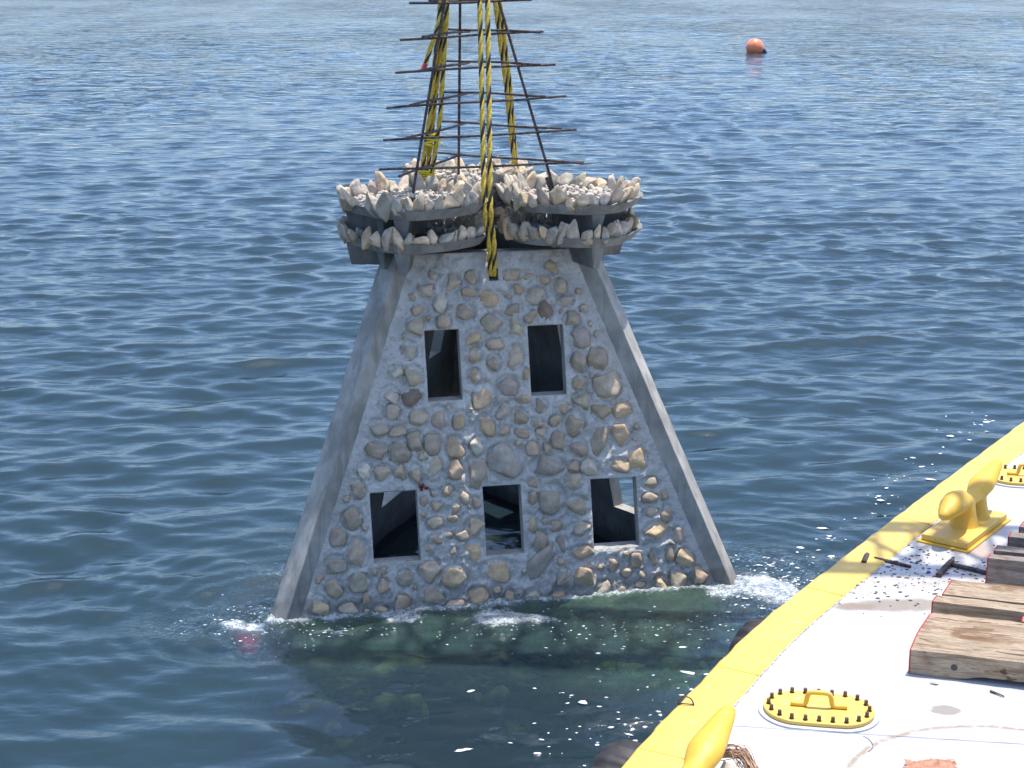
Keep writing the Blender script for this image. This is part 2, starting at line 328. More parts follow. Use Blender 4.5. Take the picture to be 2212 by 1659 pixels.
def mat_water():
    t = NT('sea_water'); pos = t.geo.outputs['Position']
    at = t.n('ShaderNodeAttribute'); at.attribute_name = 'foam'; tb = t.n('ShaderNodeAttribute'); tb.attribute_name = 'turb'
    r1 = t.noise(5.5, 3, .5, stretch=(.75, 1.3, 1), dist=.3); r2 = t.noise(17, 3, .55, stretch=(.8, 1.4, 1), dist=.4); r3 = t.noise(42, 3, .6, dist=.5)
    r0 = t.noise(1.7, 3, .5, stretch=(.55, 1.2, 1), dist=.3)
    ch = t.n('ShaderNodeAttribute'); ch.attribute_name = 'chop'
    b0 = t.n('ShaderNodeBump'); b0.inputs['Distance'].default_value = .2; t.set(b0.inputs['Height'], r0); gu = t.step(t.noise(.09, 3, .6, stretch=(1, .5, 1)), .35, .65, .45, 1.3)
    t.set(b0.inputs['Strength'], t.math('MULTIPLY', gu, t.math('ADD', .25, t.math('MULTIPLY', ch.outputs['Fac'], .75))))
    b1 = t.n('ShaderNodeBump'); b1.inputs['Distance'].default_value = .03; t.set(b1.inputs['Height'], r1); t.set(b1.inputs['Normal'], b0.outputs[0]); t.set(b1.inputs['Strength'], t.math('ADD', .25, t.math('MULTIPLY', ch.outputs['Fac'], .75)))
    nrm = b1.outputs[0]
    b2 = t.n('ShaderNodeBump'); b2.inputs['Distance'].default_value = .008; t.set(b2.inputs['Height'], r2); t.set(b2.inputs['Normal'], nrm)
    t.set(b2.inputs['Strength'], t.math('ADD', t.math('MULTIPLY', tb.outputs['Fac'], .5), .38))
    b3 = t.n('ShaderNodeBump'); b3.inputs['Distance'].default_value = .02; t.set(b3.inputs['Height'], r3); t.set(b3.inputs['Normal'], b2.outputs[0])
    t.set(b3.inputs['Strength'], tb.outputs['Fac']); nrm = b3.outputs[0]
    gl = t.n('ShaderNodeBsdfGlossy'); gl.inputs['Roughness'].default_value = .05; t.set(gl.inputs['Normal'], nrm)
    tr = t.n('ShaderNodeBsdfTransparent'); t.set(tr.inputs[0], (.92, .97, .97))
    rf = t.n('ShaderNodeBsdfRefraction'); rf.inputs['IOR'].default_value = 1.33; rf.inputs['Roughness'].default_value = .02; t.set(rf.inputs['Normal'], nrm)
    m1 = t.n('ShaderNodeMixShader'); m1.inputs[0].default_value = .6; t.t.links.new(tr.outputs[0], m1.inputs[1]); t.t.links.new(rf.outputs[0], m1.inputs[2])
    mk = t.n('ShaderNodeAttribute'); mk.attribute_name = 'milk'
    mn = t.noise(3.2, 5, .65, stretch=(.7, 1.5, 1), dist=1.2)
    mkf = t.math('MULTIPLY', mk.outputs['Fac'], t.step(mn, .36, .62, .45, 1))
    df = t.n('ShaderNodeBsdfDiffuse'); t.set(df.inputs[0], t.mix(mkf, (.065, .125, .165), (.22, .45, .29))); t.set(df.inputs['Normal'], nrm)
    m2 = t.n('ShaderNodeMixShader'); m2.inputs[0].default_value = .2; t.t.links.new(m1.outputs[0], m2.inputs[1]); t.t.links.new(df.outputs[0], m2.inputs[2])
    fr = t.n('ShaderNodeFresnel'); fr.inputs[0].default_value = 1.52; t.set(fr.inputs['Normal'], nrm)
    m3 = t.n('ShaderNodeMixShader'); t.set(m3.inputs[0], fr.outputs[0]); t.t.links.new(m2.outputs[0], m3.inputs[1]); t.t.links.new(gl.outputs[0], m3.inputs[2])
    fo = t.n('ShaderNodeBsdfDiffuse'); t.set(fo.inputs[0], (.8, .84, .85)); t.set(fo.inputs['Normal'], nrm)
    fn = t.noise(30, 6, .8, dist=1.5, stretch=(.8, 1.3, 1)); fn2 = t.noise(8, 4, .65, dist=.8)
    fm = t.math('ADD', t.math('MULTIPLY', fn, .7), t.math('MULTIPLY', fn2, .3))
    k = t.math('ADD', fm, t.math('MULTIPLY', at.outputs['Fac'], .42)); fac = t.step(k, .74, .98, 0, .8)
    m4 = t.n('ShaderNodeMixShader'); t.set(m4.inputs[0], fac); t.t.links.new(m3.outputs[0], m4.inputs[1]); t.t.links.new(fo.outputs[0], m4.inputs[2])
    t.t.links.new(m4.outputs[0], t.out.inputs[0])
    va = t.n('ShaderNodeVolumeAbsorption'); t.set(va.inputs[0], (.2, .76, .62)); va.inputs[1].default_value = .36
    t.t.links.new(va.outputs[0], t.out.inputs[1]); return t.mat
m_water = mat_water(); m_bed = mat_plain('sea_bed', (.06, .08, .09), .9, .1, 0, 1.2, .25)
wm = build_water(); wm.materials.append(m_water); wm.materials.append(m_bed)
wob = link('water', wm); tag(wob, kind='structure')

# ------------------------------------------------------------------ rocks
import bmesh
def ico(sub):
    b = bmesh.new(); bmesh.ops.create_icosphere(b, subdivisions=sub, radius=1)
    b.verts.ensure_lookup_table(); v = np.array([p.co[:] for p in b.verts]); f = [tuple(q.index for q in g.verts) for g in b.faces]; b.free(); return v, f
ICO = {k: ico(k) for k in (1, 2, 3, 4)}
def rock(rx, ry, rz, sub=4, K=16, sharp=24, rough=.04):
    v, f = ICO[sub]
    n = rng.normal(size=(K, 3)); n /= np.linalg.norm(n, axis=1)[:, None]; h = rng.uniform(.62, 1.0, K)
    d = np.clip(v @ n.T, 0, None) / h; r = (np.sum(d ** sharp, 1) + .3 ** sharp) ** (-1 / sharp); r = np.clip(r, .5, 1.7)
    for fq in (2.3, 5.1, 9.7):
        q = rng.normal(size=(3, 3)) * fq * .6; p = rng.uniform(0, 6, 3); r = r + rough / fq * 3 * np.sin(v @ q[0] + p[0]) * np.sin(v @ q[1] + p[1])
    w_ = v * r[:, None]; w_ /= np.abs(w_).max(0); return w_ * np.array([rx, ry, rz]), f
def tint(kind='n'):
    j = random.uniform(.82, 1.12)
    c = {'n': (1, 1, 1), 'o': (1.18, 1.08, .93), 'w': (1.4, 1.5, 1.6), 'g': (.95, 1.04, 1.16), 'd': (.5, .48, .47)}[kind]
    if kind == 'n' and random.random() < .3: c = (.86, .9, .95)
    return (c[0] * j, c[1] * j * random.uniform(.97, 1.02), c[2] * j * random.uniform(.94, 1.04), 1)

# ------------------------------------------------------------------ the reef tower
tower = empty('reef_tower', O, PSI)
tag(tower, 'grey concrete tower studded with tan stones and topped by stone-rimmed platforms, standing in the sea', 'concrete tower')
R0, KS, SH, ZT = 1.069, .223, -.016, 2.66
def rr(z): return R0 - KS * z
def W(phi, s, z, d):       # point on the wall whose outward direction is phi
    a = math.radians(phi); r = rr(z) - d
    return (math.cos(a) * r - math.sin(a) * s + SH * z, math.sin(a) * r + math.cos(a) * s, z)
WIN = [(-1.068, -.704, .36, .893), (-.19, .112, .357, .888), (.672, 1.043, .353, .89), (-.572, -.304, 1.555, 2.088), (.238, .52, 1.553, 2.088)]
HOLE = (-.045, .03, 2.44, 2.53)
TW = tower.matrix_basis.copy() if False else Matrix.Translation(O) @ Matrix.Rotation(PSI, 4, 'Z')
TI = TW.inverted()
NLOC = Vector((0, -math.cos(math.atan(KS)), math.sin(math.atan(KS))))
def face_pt(px, py):       # photo point -> (s, z) on the front wall
    o = TI @ CC; d = (TI.to_3x3() @ pray(px, py)); p0 = Vector((0, -R0, 0)); t_ = NLOC.dot(p0 - o) / NLOC.dot(d); q = o + d * t_
    return q.x - SH * q.z, q.z
Z2 = [(448,245,60,62),(572,290,105,115),(703,250,85,95),(395,335,105,90),(495,410,88,145,'w'),(690,360,105,80),(832,395,155,110,'o'),(358,462,100,78),(655,490,120,110),(330,575,112,130),(518,542,90,90),(960,235,110,80),(1080,242,90,55),(1165,260,80,78),(1225,185,90,90),(1000,330,80,75),(1270,320,90,115),(1120,375,130,110),(1312,398,110,95),(975,453,115,105),(1190,470,95,115,'d'),(1085,517,95,90,'g'),(1358,530,110,105),(848,560,165,125),(990,590,85,130),(720,645,120,105,'o'),(1402,645,130,135),(850,697,105,85,'g'),(287,738,100,120,'g'),(722,765,80,110,'o'),(985,778,100,160),(845,812,85,115),(1415,810,115,135),(1522,788,115,140),(207,880,100,100,'w'),(318,915,120,160),(715,905,85,105,'w'),(1052,892,52,85),(935,965,130,125),(1408,952,88,100),(1590,960,170,175),(160,1030,120,115,'w'),(293,1052,145,110,'d'),(780,1045,140,200,'o'),(1040,1045,110,80),(1425,1062,120,120),(172,1145,98,110),(355,1175,115,95),(488,1172,105,145),(910,1133,95,105),(1148,1093,95,100),(1300,1112,90,75),(1555,1138,125,140),(1685,1120,115,110,'o'),(632,1195,100,125,'o'),(1012,1167,105,105),(1132,1210,78,52,'w'),(1247,1195,68,72,'d'),(785,1228,120,140,'o'),(1367,1215,145,160),(85,1240,125,105),(215,1275,115,90),(905,1270,78,88,'g'),(1030,1272,92,75),(1155,1282,72,78),(330,1328,110,130),(442,1350,110,140),(1548,1315,125,215),(1682,1280,120,155,'o'),(585,1372,125,150,'o'),(740,1365,100,125,'w'),(1268,1337,90,135),(75,1400,145,115),(228,1405,135,135),(385,1425,70,55,'w'),(1098,1380,88,100),(1192,1380,48,75),(1395,1372,120,110),(925,1460,235,215,'g'),(1790,1450,120,145,'o'),(1660,1490,150,90,'o'),(1195,1492,205,130,'g'),(1370,1497,88,75),(1467,1498,115,105,'w')]
Z3 = [(885,175,110,150,'w'),(1028,185,135,125),(1160,187,95,135),(1285,195,100,145),(1425,155,130,195),(1590,160,115,155,'o'),(1750,190,160,235),(825,320,125,150),(738,393,65,50,'g'),(785,552,150,170),(1530,345,105,125,'o'),(1652,375,95,115,'o'),(1765,425,60,90,'d'),(1447,460,115,92),(1345,520,45,45),(1590,475,95,62,'o'),(1435,585,135,95,'o'),(1588,560,100,80,'w'),(1750,605,145,140,'o'),(672,703,120,165),(1650,685,105,82,'o'),(1445,705,120,80,'o'),(835,825,160,225),(1388,790,95,90),(1585,808,70,75),(1745,812,140,205,'o'),(655,920,165,155),(1395,950,160,195),(1595,1010,205,185,'o'),(1930,960,265,175,'o'),(522,1035,70,90,'g'),(640,1098,135,145),(845,1060,165,155),(1035,1080,95,120),(1200,1020,120,130),(895,1175,65,100),(1410,1150,190,150),(1775,1170,155,165,'o'),(1600,1220,150,70),(515,1240,160,165,'o'),(755,1262,155,100),(895,1278,50,50),(998,1262,115,85),(1182,1205,115,115),(1370,1265,140,40)]
Z4 = [(445,260,90,85),(760,245,130,145),(595,395,200,215),(440,400,70,130),(785,455,185,160),(1355,265,105,95,'w'),(1360,388,115,95),(1475,360,60,105,'w'),(1368,495,120,75,'w'),(1495,512,90,135,'o'),(435,590,75,140),(618,605,95,85,'w'),(805,628,165,110),(1412,655,180,160,'o'),(1588,675,100,125),(490,725,115,165),(668,755,95,135),(825,815,170,110,'o'),(500,920,170,330,'g',-48),(1065,900,100,115),(1250,875,100,115),(1390,870,80,155),(1522,825,70,140),(1635,860,135,155,'o'),(1175,965,90,80),(680,1015,105,160),(830,990,150,205,'o'),(1580,1030,130,200),(1740,995,120,145,'o'),(990,1115,125,150),(1140,1095,90,90,'o'),(1278,1065,78,60,'o'),(1440,1055,95,130,'o'),(172,1200,70,60,'o'),(255,1170,80,125),(432,1160,120,120,'g'),(635,1165,120,105,'o'),(790,1215,110,60),(1260,1135,100,30)]
STONES = []
for L, sc, ox, oy in ((Z2, 1.8433, 1300, 850), (Z3, 2.212, 900, 1600), (Z4, 2.212, 1700, 1600)):
    for q in L:
        cx, cy, w_, h_ = q[:4]; D = lambda x, y: ((x / sc + ox) / 1.649, (y / sc + oy) / 1.649)
        s0, z0 = face_pt(*D(cx, cy)); s1, _ = face_pt(*D(cx + w_ / 2, cy)); _, z1 = face_pt(*D(cx, cy - h_ / 2))
        STONES.append((s0, z0, abs(s1 - s0), abs(z1 - z0), q[4] if len(q) > 4 else 'n', q[5] if len(q) > 5 else 0))
# small stones filling the gaps
tries = 0; fill = 0
while fill < 34 and tries < 6000:
    tries += 1; z = random.uniform(.05, 2.35); s = random.uniform(-1, 1) * ((2 * rr(z) - .173) * .866 - .14); a = random.uniform(.02, .034)
    if any(w_[0] - .05 < s < w_[1] + .05 and w_[2] - .05 < z < w_[3] + .05 for w_ in WIN) or (abs(s) < .1 and z > 2.3): continue
    if any(((s - q[0]) / (q[2] + a + .012)) ** 2 + ((z - q[1]) / (q[3] + a + .012)) ** 2 < 1 for q in STONES): continue
    STONES.append((s, z, a * random.uniform(.8, 1.1), a * random.uniform(.8, 1.2), 'n', 0)); fill += 1
# a few more stones below the waterline
for i in range(26):
    STONES.append((random.uniform(-1.5, 1.5), random.uniform(-.5, -.1), random.uniform(.05, .08), random.uniform(.05, .08), 'n', 0))
def half(z): return (2 * rr(z) - .173) * .866 - .05
SIDE = [(a - .09, b + .09, c, d + .12) for a, b, c, d in WIN[:3]] + WIN[3:]
def in_open(s, z, wins):
    for (a, b, c, d) in wins + [HOLE]:
        if a - 1e-6 <= s <= b + 1e-6 and c - 1e-6 <= z <= d + 1e-6: return True
    return False
def axis_vals(lo, hi, st, keys):
    ks = sorted(set([lo, hi] + keys)); out = []
    for a, b in zip(ks[:-1], ks[1:]):
        n = max(1, int(round((b - a) / st))); out += [a + (b - a) * i / n for i in range(n)]
    return np.array(out + [hi])
def wall(phi, st, detail, name):
    wins = WIN if detail else SIDE
    zs = axis_vals(-.6, ZT, st, [c for w_ in wins + [HOLE] for c in w_[2:]]); ss = axis_vals(-1.78, 1.78, st, [c for w_ in wins + [HOLE] for c in w_[:2]])
    S, Z = np.meshgrid(ss, zs); HZ = (2 * rr(Z) - .173) * .866 - .05 + .06
    Sc = np.clip(S, -HZ, HZ); dsp = np.zeros_like(S)
    if detail:
        for i in range(34):
            l = math.exp(random.uniform(math.log(.03), math.log(.5))); a = random.uniform(0, math.pi); p = random.uniform(0, 6.28)
            dsp += .0095 * min(l, .16) ** .8 * np.sin((math.cos(a) * S + math.sin(a) * Z) * 6.283 / l + p + 1.5 * np.sin(S * 5 + Z * 7 + i))
        dsp += rng.normal(0, .0026, S.shape)
        # raised seam down the middle of the face
        dsp += .016 * np.exp(-((S + .27 - .07 * Z + .02 * np.sin(Z * 9)) / .03) ** 2) * (1 + .3 * np.sin(Z * 40))
        for (s0, z0, a, b, *_r) in STONES:
            d = np.sqrt(((S - s0) / a) ** 2 + ((Z - z0) / b) ** 2); dsp += .007 * np.exp(-((d - 1.36) / .16) ** 2) * (d > .9) - .014 * np.exp(-((d - 1.08) / .13) ** 2)
        edge = ((2 * rr(Z) - .173) * .866 - .05) - np.abs(S); dsp = dsp * np.clip((edge + .02) / .12, .08, 1)
        for (a, b, c, d) in WIN:   # mortar lip round each opening
            q = np.maximum(np.maximum(a - S, S - b), np.maximum(c - Z, Z - d)); dsp = np.where(q < .02, dsp * .3, dsp)
    a = math.radians(phi); mb = MB(); T = .11
    def P(d, disp):
        r = rr(Z) - d + disp
        return np.stack([math.cos(a) * r - math.sin(a) * Sc + SH * Z, math.sin(a) * r + math.cos(a) * Sc, Z + disp * KS], -1).reshape(-1, 3)
    nz, ns = S.shape; outer = P(0, dsp); inner = P(T, np.zeros_like(S)); N = nz * ns
    keep = np.zeros((nz - 1, ns - 1), bool)
    for i in range(nz - 1):
        for j in range(ns - 1):
            sm, zm = (ss[j] + ss[j + 1]) / 2, (zs[i] + zs[i + 1]) / 2
            keep[i, j] = not in_open(sm, zm, wins) and min(abs(ss[j]), abs(ss[j + 1])) < half(zm) + .05
    F = []; idx = lambda i, j: i * ns + j
    for i in range(nz - 1):
        for j in range(ns - 1):
            if not keep[i, j]: continue
            q = (idx(i, j), idx(i, j + 1), idx(i + 1, j + 1), idx(i + 1, j)); F.append((q, 0)); F.append((tuple(x + N for x in q[::-1]), 1))
            for (di, dj, e0, e1) in ((-1, 0, q[0], q[1]), (0, 1, q[1], q[2]), (1, 0, q[2], q[3]), (0, -1, q[3], q[0])):
                ii, jj = i + di, j + dj
                if not (0 <= ii < nz - 1 and 0 <= jj < ns - 1 and keep[ii, jj]): F.append(((e1, e0, e0 + N, e1 + N), 2))
    mb.add(np.concatenate([outer, inner]), []); mb.f = [q for q, m in F]; mb.m = [m for q, m in F]
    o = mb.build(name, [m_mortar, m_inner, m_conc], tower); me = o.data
    me.polygons.foreach_set('use_smooth', [m == 0 for m in mb.m]); me.update()
    return o
front = wall(270, .0135, True, 'front_wall'); tag(front, 'grey mortar wall studded with tan stones, five openings')
wall(30, .12, False, 'side_wall'); wall(150, .12, False, 'side_wall')
# wall stones: the 100 largest are parts of their own, the rest one part
STONES.sort(key=lambda q: -(q[2] * q[3]) if q[1] > -.05 else 0)
rest = MB()
for i, (s0, z0, a, b, kd, ang) in enumerate(STONES):
    dep = min(a, b) * random.uniform(.45, .75) + .01
    v, f = rock(a * 1.12, b * 1.12 / math.cos(math.atan(KS)), dep * .75 + .008, 4 if i < 100 else 3, K=random.choice([12, 14, 18]), sharp=30, rough=.045)
    if ang:
        c, s_ = math.cos(R(ang)), math.sin(R(ang)); v = np.stack([v[:, 0] * c - v[:, 1] * s_, v[:, 0] * s_ + v[:, 1] * c, v[:, 2]], -1)
    al = math.atan(KS); cen = Vector(W(270, s0, z0, -.0)); out = []
    for p in v:   # local: x along the wall, y up the slope, z outward
        out.append((p[0], p[1] * math.sin(al) - p[2] * math.cos(al), p[1] * math.cos(al) + p[2] * math.sin(al)))
    if i < 100:
        o = MB().add(out, f).build('wall_stone', m_stone, front, smooth=True); o.location = cen; o.color = tint(kd)
    else: rest.add([(p[0] + cen.x, p[1] + cen.y, p[2] + cen.z) for p in out], f)
ro = rest.build('small_wall_stones', m_stone, front, smooth=True); ro['kind'] = 'stuff'; ro.color = (1.05, 1, .95, 1)
# legs
for k in range(3):
    phi = R(210 + 120 * k); e = Vector((math.cos(phi), math.sin(phi))); t_ = Vector((-e.y, e.x)); mb = MB(); ring = []
    zs = np.linspace(-.75, 2.72, 36)
    for z in zs:
        ro_ = 2 * rr(z) - .033
        for (rad, tt) in ((ro_, -.1), (ro_, .1), (ro_ - .3, .1), (ro_ - .3, -.1)):
            wv = .0015 * math.sin(z * 17 + tt * 30 + k); q = e * (rad + wv) + t_ * tt; ring.append((q.x + SH * z, q.y, z))
    n = len(zs); F = [(i * 4 + j, i * 4 + (j + 1) % 4, (i + 1) * 4 + (j + 1) % 4, (i + 1) * 4 + j) for i in range(n - 1) for j in range(4)] + [(3, 2, 1, 0), (n * 4 - 4, n * 4 - 3, n * 4 - 2, n * 4 - 1)]
    mb.add(ring, F); mb.build('leg', m_conc, tower, bevel=.007)
# submerged base slab with a stone border
mb = MB(); ZB = -.62
hexa = []
for k in range(3):
    for da in (-16, 16):
        a = R(210 + 120 * k + da * .75); hexa.append((math.cos(a) * 2.12, math.sin(a) * 2.12))
mb.prism(hexa, ZB - .35, ZB); base = mb.build('base_slab', m_sunk, tower, bevel=.02)
base.color = (.8, .95, .9, 1)
mb = MB()
for i in range(75):
    s0 = random.uniform(-1.75, 1.75); d = random.uniform(-.36, .0); big = random.random() < .3
    v, f = rock(random.uniform(.04, .1) * (1.4 if big else 1), random.uniform(.04, .09) * (1.5 if big else 1), random.uniform(.04, .1) * (1.6 if big else 1), 3); c = W(270, s0, ZB - random.choice([0, 0, .1, .3]) + .03, d)
    mb.add(v + np.array(c), f)
o = mb.build('base_rubble', m_drown, base, smooth=True); o['kind'] = 'stuff'
# platforms
def disc_outline(e, n=56, r=.545, cx=.72, sq=.1):
    t_ = (-e[1], e[0]); out = []
    for i in range(n):
        a = 2 * math.pi * i / n; q = r * (1 + sq * .5 * math.cos(4 * a) * -1) * (1 + .012 * math.sin(9 * a)); u, v = cx + q * math.cos(a), q * math.sin(a)
        out.append((e[0] * u + t_[0] * v, e[1] * u + t_[1] * v))
    return out
ZD = (2.735, 2.985)
for k in range(3):
    phi = 210 + 120 * k; e = (math.cos(R(phi)), math.sin(R(phi))); cx, cy = e[0] * .72 + SH * 2.8, e[1] * .72
    for tier, z0 in enumerate(ZD):
        out = disc_outline(e); n = len(out); mb = MB()
        lo = [(cx + (x - cx) * .88, cy + (y - cy) * .88, z0) for x, y in out]; mid = [(x, y, z0 + .08 + .008 * math.sin(i * 2.3) * math.sin(i * .7)) for i, (x, y) in enumerate(out)]; hi = [(cx + (x - cx) * .88, cy + (y - cy) * .88, z0 + .05) for x, y in out]
        mb.add(lo + mid + hi, [tuple(range(n))[::-1]] + [(i, (i + 1) % n, n + (i + 1) % n, n + i) for i in range(n)] + [(n + i, n + (i + 1) % n, 2 * n + (i + 1) % n, 2 * n + i) for i in range(n)] + [tuple(range(2 * n, 3 * n))])
        plat = mb.build('platform', m_disc, tower); plat['label'] = ('upper' if tier else 'lower') + ' round concrete platform with a rim of upright stones'
        # radial fins underneath
        for da in (-45, 45, 0):
            fa = R(phi + da); f_ = Vector((math.cos(fa), math.sin(fa))); g_ = Vector((-f_.y, f_.x)); mb = MB(); L0, L1 = -.12, (.49 if da else .3); zl = z0 - (.175 if tier == 0 else .185)
            P = []
            for (rad, hw, z) in ((L0, .06, z0 + .002), (L1, .06, z0 + .002), (L0, .03, zl), (L1 - .03, .024, zl)):
                for sg in (-1, 1):
                    q = Vector((cx, cy)) + f_ * rad + g_ * (hw * sg); P.append((q.x, q.y, z))
            mb.add(P, [(0, 1, 3, 2), (4, 6, 7, 5), (0, 2, 6, 4), (1, 5, 7, 3), (2, 3, 7, 6), (0, 4, 5, 1)]); mb.build('bracket', m_brk, tower, bevel=.006)
        if tier:
            mb = MB(); q = Vector((cx, cy)); mb.box((cx - .05, cy - .05, ZD[0] + .06), (cx + .05, cy + .05, z0 + .002)); mb.build('post', m_ochre, tower, bevel=.004)
        # rim stones: upright, leaning outward
        a = random.uniform(0, .3); cnt = 0
        while a < 2 * math.pi - .12:
            wst = random.choice([.036, .045, .052, .06, .075]) * random.uniform(.9, 1.1); a += wst / .56
            r_ = .50 * (1 - .05 * math.cos(4 * a)); ang = R(phi) + a; hgt = random.uniform(.065, .125) * (1.0 if tier else .92)
            v, f = rock(wst * 1.1, random.uniform(.034, .055), hgt, 4, K=random.choice([12, 15, 18]), sharp=36, rough=.06)
            tl = random.uniform(.0, .7); c, s_ = math.cos(tl), math.sin(tl)
            M = Matrix.Rotation(ang - math.pi / 2, 3, 'Z') @ Matrix.Rotation(-tl, 3, 'X') @ Matrix.Rotation(random.uniform(-.45, .45), 3, 'Y')
            o = MB().add([tuple(M @ Vector(p)) for p in v], f).build('rim_stone', m_rim, plat, smooth=True)
            o.location = (cx + math.cos(ang) * r_, cy + math.sin(ang) * r_, z0 + .05 + hgt * .55); o.color = tint('n') if random.random() < .75 else tint('o')
            a += wst / .56 * random.uniform(.75, .95)
        mb = MB()
        for i in range(210 if tier else 60):
            rad = .45 * math.sqrt(random.random()); th = random.uniform(0, 6.283); big = random.random() < .12
            sz = random.uniform(.025, .045) if big else random.uniform(.012, .03)
            v, f = rock(sz, sz * random.uniform(.6, 1), sz * random.uniform(.5, .9), 2 if not big else 3, sharp=12)
            M = np.array(Matrix.Rotation(random.uniform(0, 6), 3, Vector((random.random(), random.random(), .5)).normalized()))
            mb.add(v @ M.T + np.array([cx + math.cos(th) * rad, cy + math.sin(th) * rad, z0 + .07 + random.uniform(0, .02) + .05 * (.45 - rad)]), f)
        o = mb.build('rubble', m_rubble, plat, smooth=True); o['kind'] = 'stuff'
# rebar mast
def z1p(x, y): return x / 2.8058 + 1100 / 1.649, y / 2.8058
def mlerp(a, b, t_): return a + (b - a) * t_
VB = {'L': ((625, 1205), (820, 20), 12.35), 'B': ((907, 1150), (917, 0), 13.4), 'R': ((1497, 1190), (1150, 0), 12.55)}
def vpoint(kk, y, off=0):
    (x0, y0), (x1, y1), Yb = VB[kk]; t_ = (y - y0) / (y1 - y0); Y = mlerp(Yb, 12.77 + (Yb - 12.77) * .42, t_); return at_y(*z1p(mlerp(x0, x1, t_), y), Y + off)
mast = empty('rebar_mast'); mast.parent = tower
def to_t(p): return TI @ Vector(p)
def bar(pts, r=.0095, name='rebar'):
    mb = MB(); a, b = Vector(pts[0]), Vector(pts[-1]); L = (b - a).length; n = max(2, int(L / .007)); P = []; Rr = []
    for i in range(n + 1):
        P.append(to_t(a.lerp(b, i / n) + Vector((0, 0, .004 * math.sin(i / n * 3.1 * 2 + L * 9))))); Rr.append(r * (1.1 if i % 3 == 0 else .94))
    mb.tube(P, Rr, 7); return mb.build(name, m_rust, mast)
for kk in 'LBR': bar([vpoint(kk, VB[kk][0][1] + 18), vpoint(kk, -420)], .0115)
bar([vpoint('R', 1180) + Vector((-.02, -.02, 0)), vpoint('R', 1075) + Vector((-.028, -.02, 0))], .017)
def cross(a, b, p, q, off):
    """bar from picture point p to q, lying on the uprights a and b"""
    ya = vpoint(a, p[1]).y; yb = vpoint(b, q[1]).y
    (x0, y0), (x1, y1), _ = VB[a]; xa = mlerp(x0, x1, (p[1] - y0) / (y1 - y0)); (x0, y0), (x1, y1), _ = VB[b]; xb = mlerp(x0, x1, (q[1] - y0) / (y1 - y0))
    g = (yb - ya) / (xb - xa)
    bar([at_y(*z1p(*p), ya + g * (p[0] - xa) + off), at_y(*z1p(*q), yb + g * (q[0] - xb) + off)])
LV = [((425, 1030), (1668, 985), (780, 925), (1660, 992), (548, 1070), (925, 935)),
      ((450, 852), (1622, 788), (785, 735), (1530, 780), (580, 843), (960, 745)),
      ((470, 655), (1560, 582), (800, 553), (1430, 582), (615, 637), (960, 565)),
      ((523, 438), (1495, 388), (815, 365), (1400, 390), (655, 430), (970, 378)),
      ((552, 240), (1422, 190), (840, 175), (1400, 195), (690, 220), (975, 187)),
      ((608, 22), (1350, 2), (730, 5), (1250, 0), (735, -2), (1000, -20))]
for (a, b, c, d, e_, f_) in LV:
    cross('L', 'R', a, b, -.03); cross('B', 'R', c, d, .03); cross('L', 'B', e_, f_, -.005)

# ------------------------------------------------------------------ lifting ropes
hook = at_y(1018, -714, 12.9)
def rope(pts, name, parent, rad=.0138, pitch=.25):
    P = [Vector(p) for p in pts]; seg = []; L = 0
    for a, b in zip(P[:-1], P[1:]):
        n = max(2, int((b - a).length / .012))
        for i in range(n): seg.append((a.lerp(b, i / n), L + (b - a).length * i / n))
        L += (b - a).length
    seg.append((P[-1], L)); mb = MB()
    for s_ in range(3):
        pts2 = []
        for i, (p, l) in enumerate(seg):
            d = (seg[min(i + 1, len(seg) - 1)][0] - seg[max(i - 1, 0)][0]).normalized(); u = d.cross(Vector((0, 1, 0))).normalized(); v = d.cross(u)
            a = l * 6.283 / pitch + s_ * 2.094 + .15 * math.sin(l * 2.3 + pts[0][0] * 40); pts2.append(p + (u * math.cos(a) + v * math.sin(a)) * rad * .62)
        mb.tube(pts2, rad * (.8 if s_ == 2 else .95), 7, 1 if s_ == 2 else 0)
    return mb.build(name, [m_ryel, m_rblk], parent, smooth=True)
G = 'yellow and black lifting ropes'
r1 = empty('lifting_rope', at_y(1060, 596, 12.2)); tag(r1, 'doubled yellow and black rope ending in the hole at the top of the stone wall', 'rope', G)
def sub(root, pts): return [Vector(p) - root.location for p in pts]
HF = TW @ Vector(W(270, -.012, 2.475, .03)); HU = TW @ Vector(W(270, -.012, 2.62, -.03))
for dx, (tx, ty) in ((-.022, (1036, 0)), (.022, (1053, 0))):
    top = at_y(tx, ty, 12.5); a = HF + Vector((dx * .6, 0, 0)); b = HF + Vector((dx * .7, -.045, .08)); c = HU + Vector((dx * .8, -.05, .05))
    m_ = at_y(1053 + dx * 300, 455, 12.12)
    rope(sub(r1, [a, b, c, m_, top, top + (hook - top) * .9]), 'rope_strand', r1)
r2 = empty('lifting_rope', at_y(905, 430, 13.2)); tag(r2, 'thick bundle of yellow and black rope knotted with yellow tape, leftmost of the three', 'rope', G)
for i, (bx, tx, oy) in enumerate(((903, 951, 0), (917, 962, .03), (925, 966, -.02))):
    b = at_y(bx, 432, 13.15 + oy); t0 = at_y(tx, 10, 13.0 + oy); mid = at_y((bx + tx) / 2 + (2, -3, 6)[i], 250, 13.08 + oy)
    rope(sub(r2, [b - Vector((.03, 0, .35)), b, mid, t0, t0 + (hook - t0) * .9]), 'rope_strand', r2)
rope(sub(r2, [at_y(955, 30, 12.95), at_y(935, 90, 12.85), at_y(918, 140, 12.8)]), 'loose_end', r2)
MB().tube(sub(r2, [at_y(919, 138, 12.8), at_y(914, 150, 12.79)]), .02, 8).build('red_tip', m_red, r2)
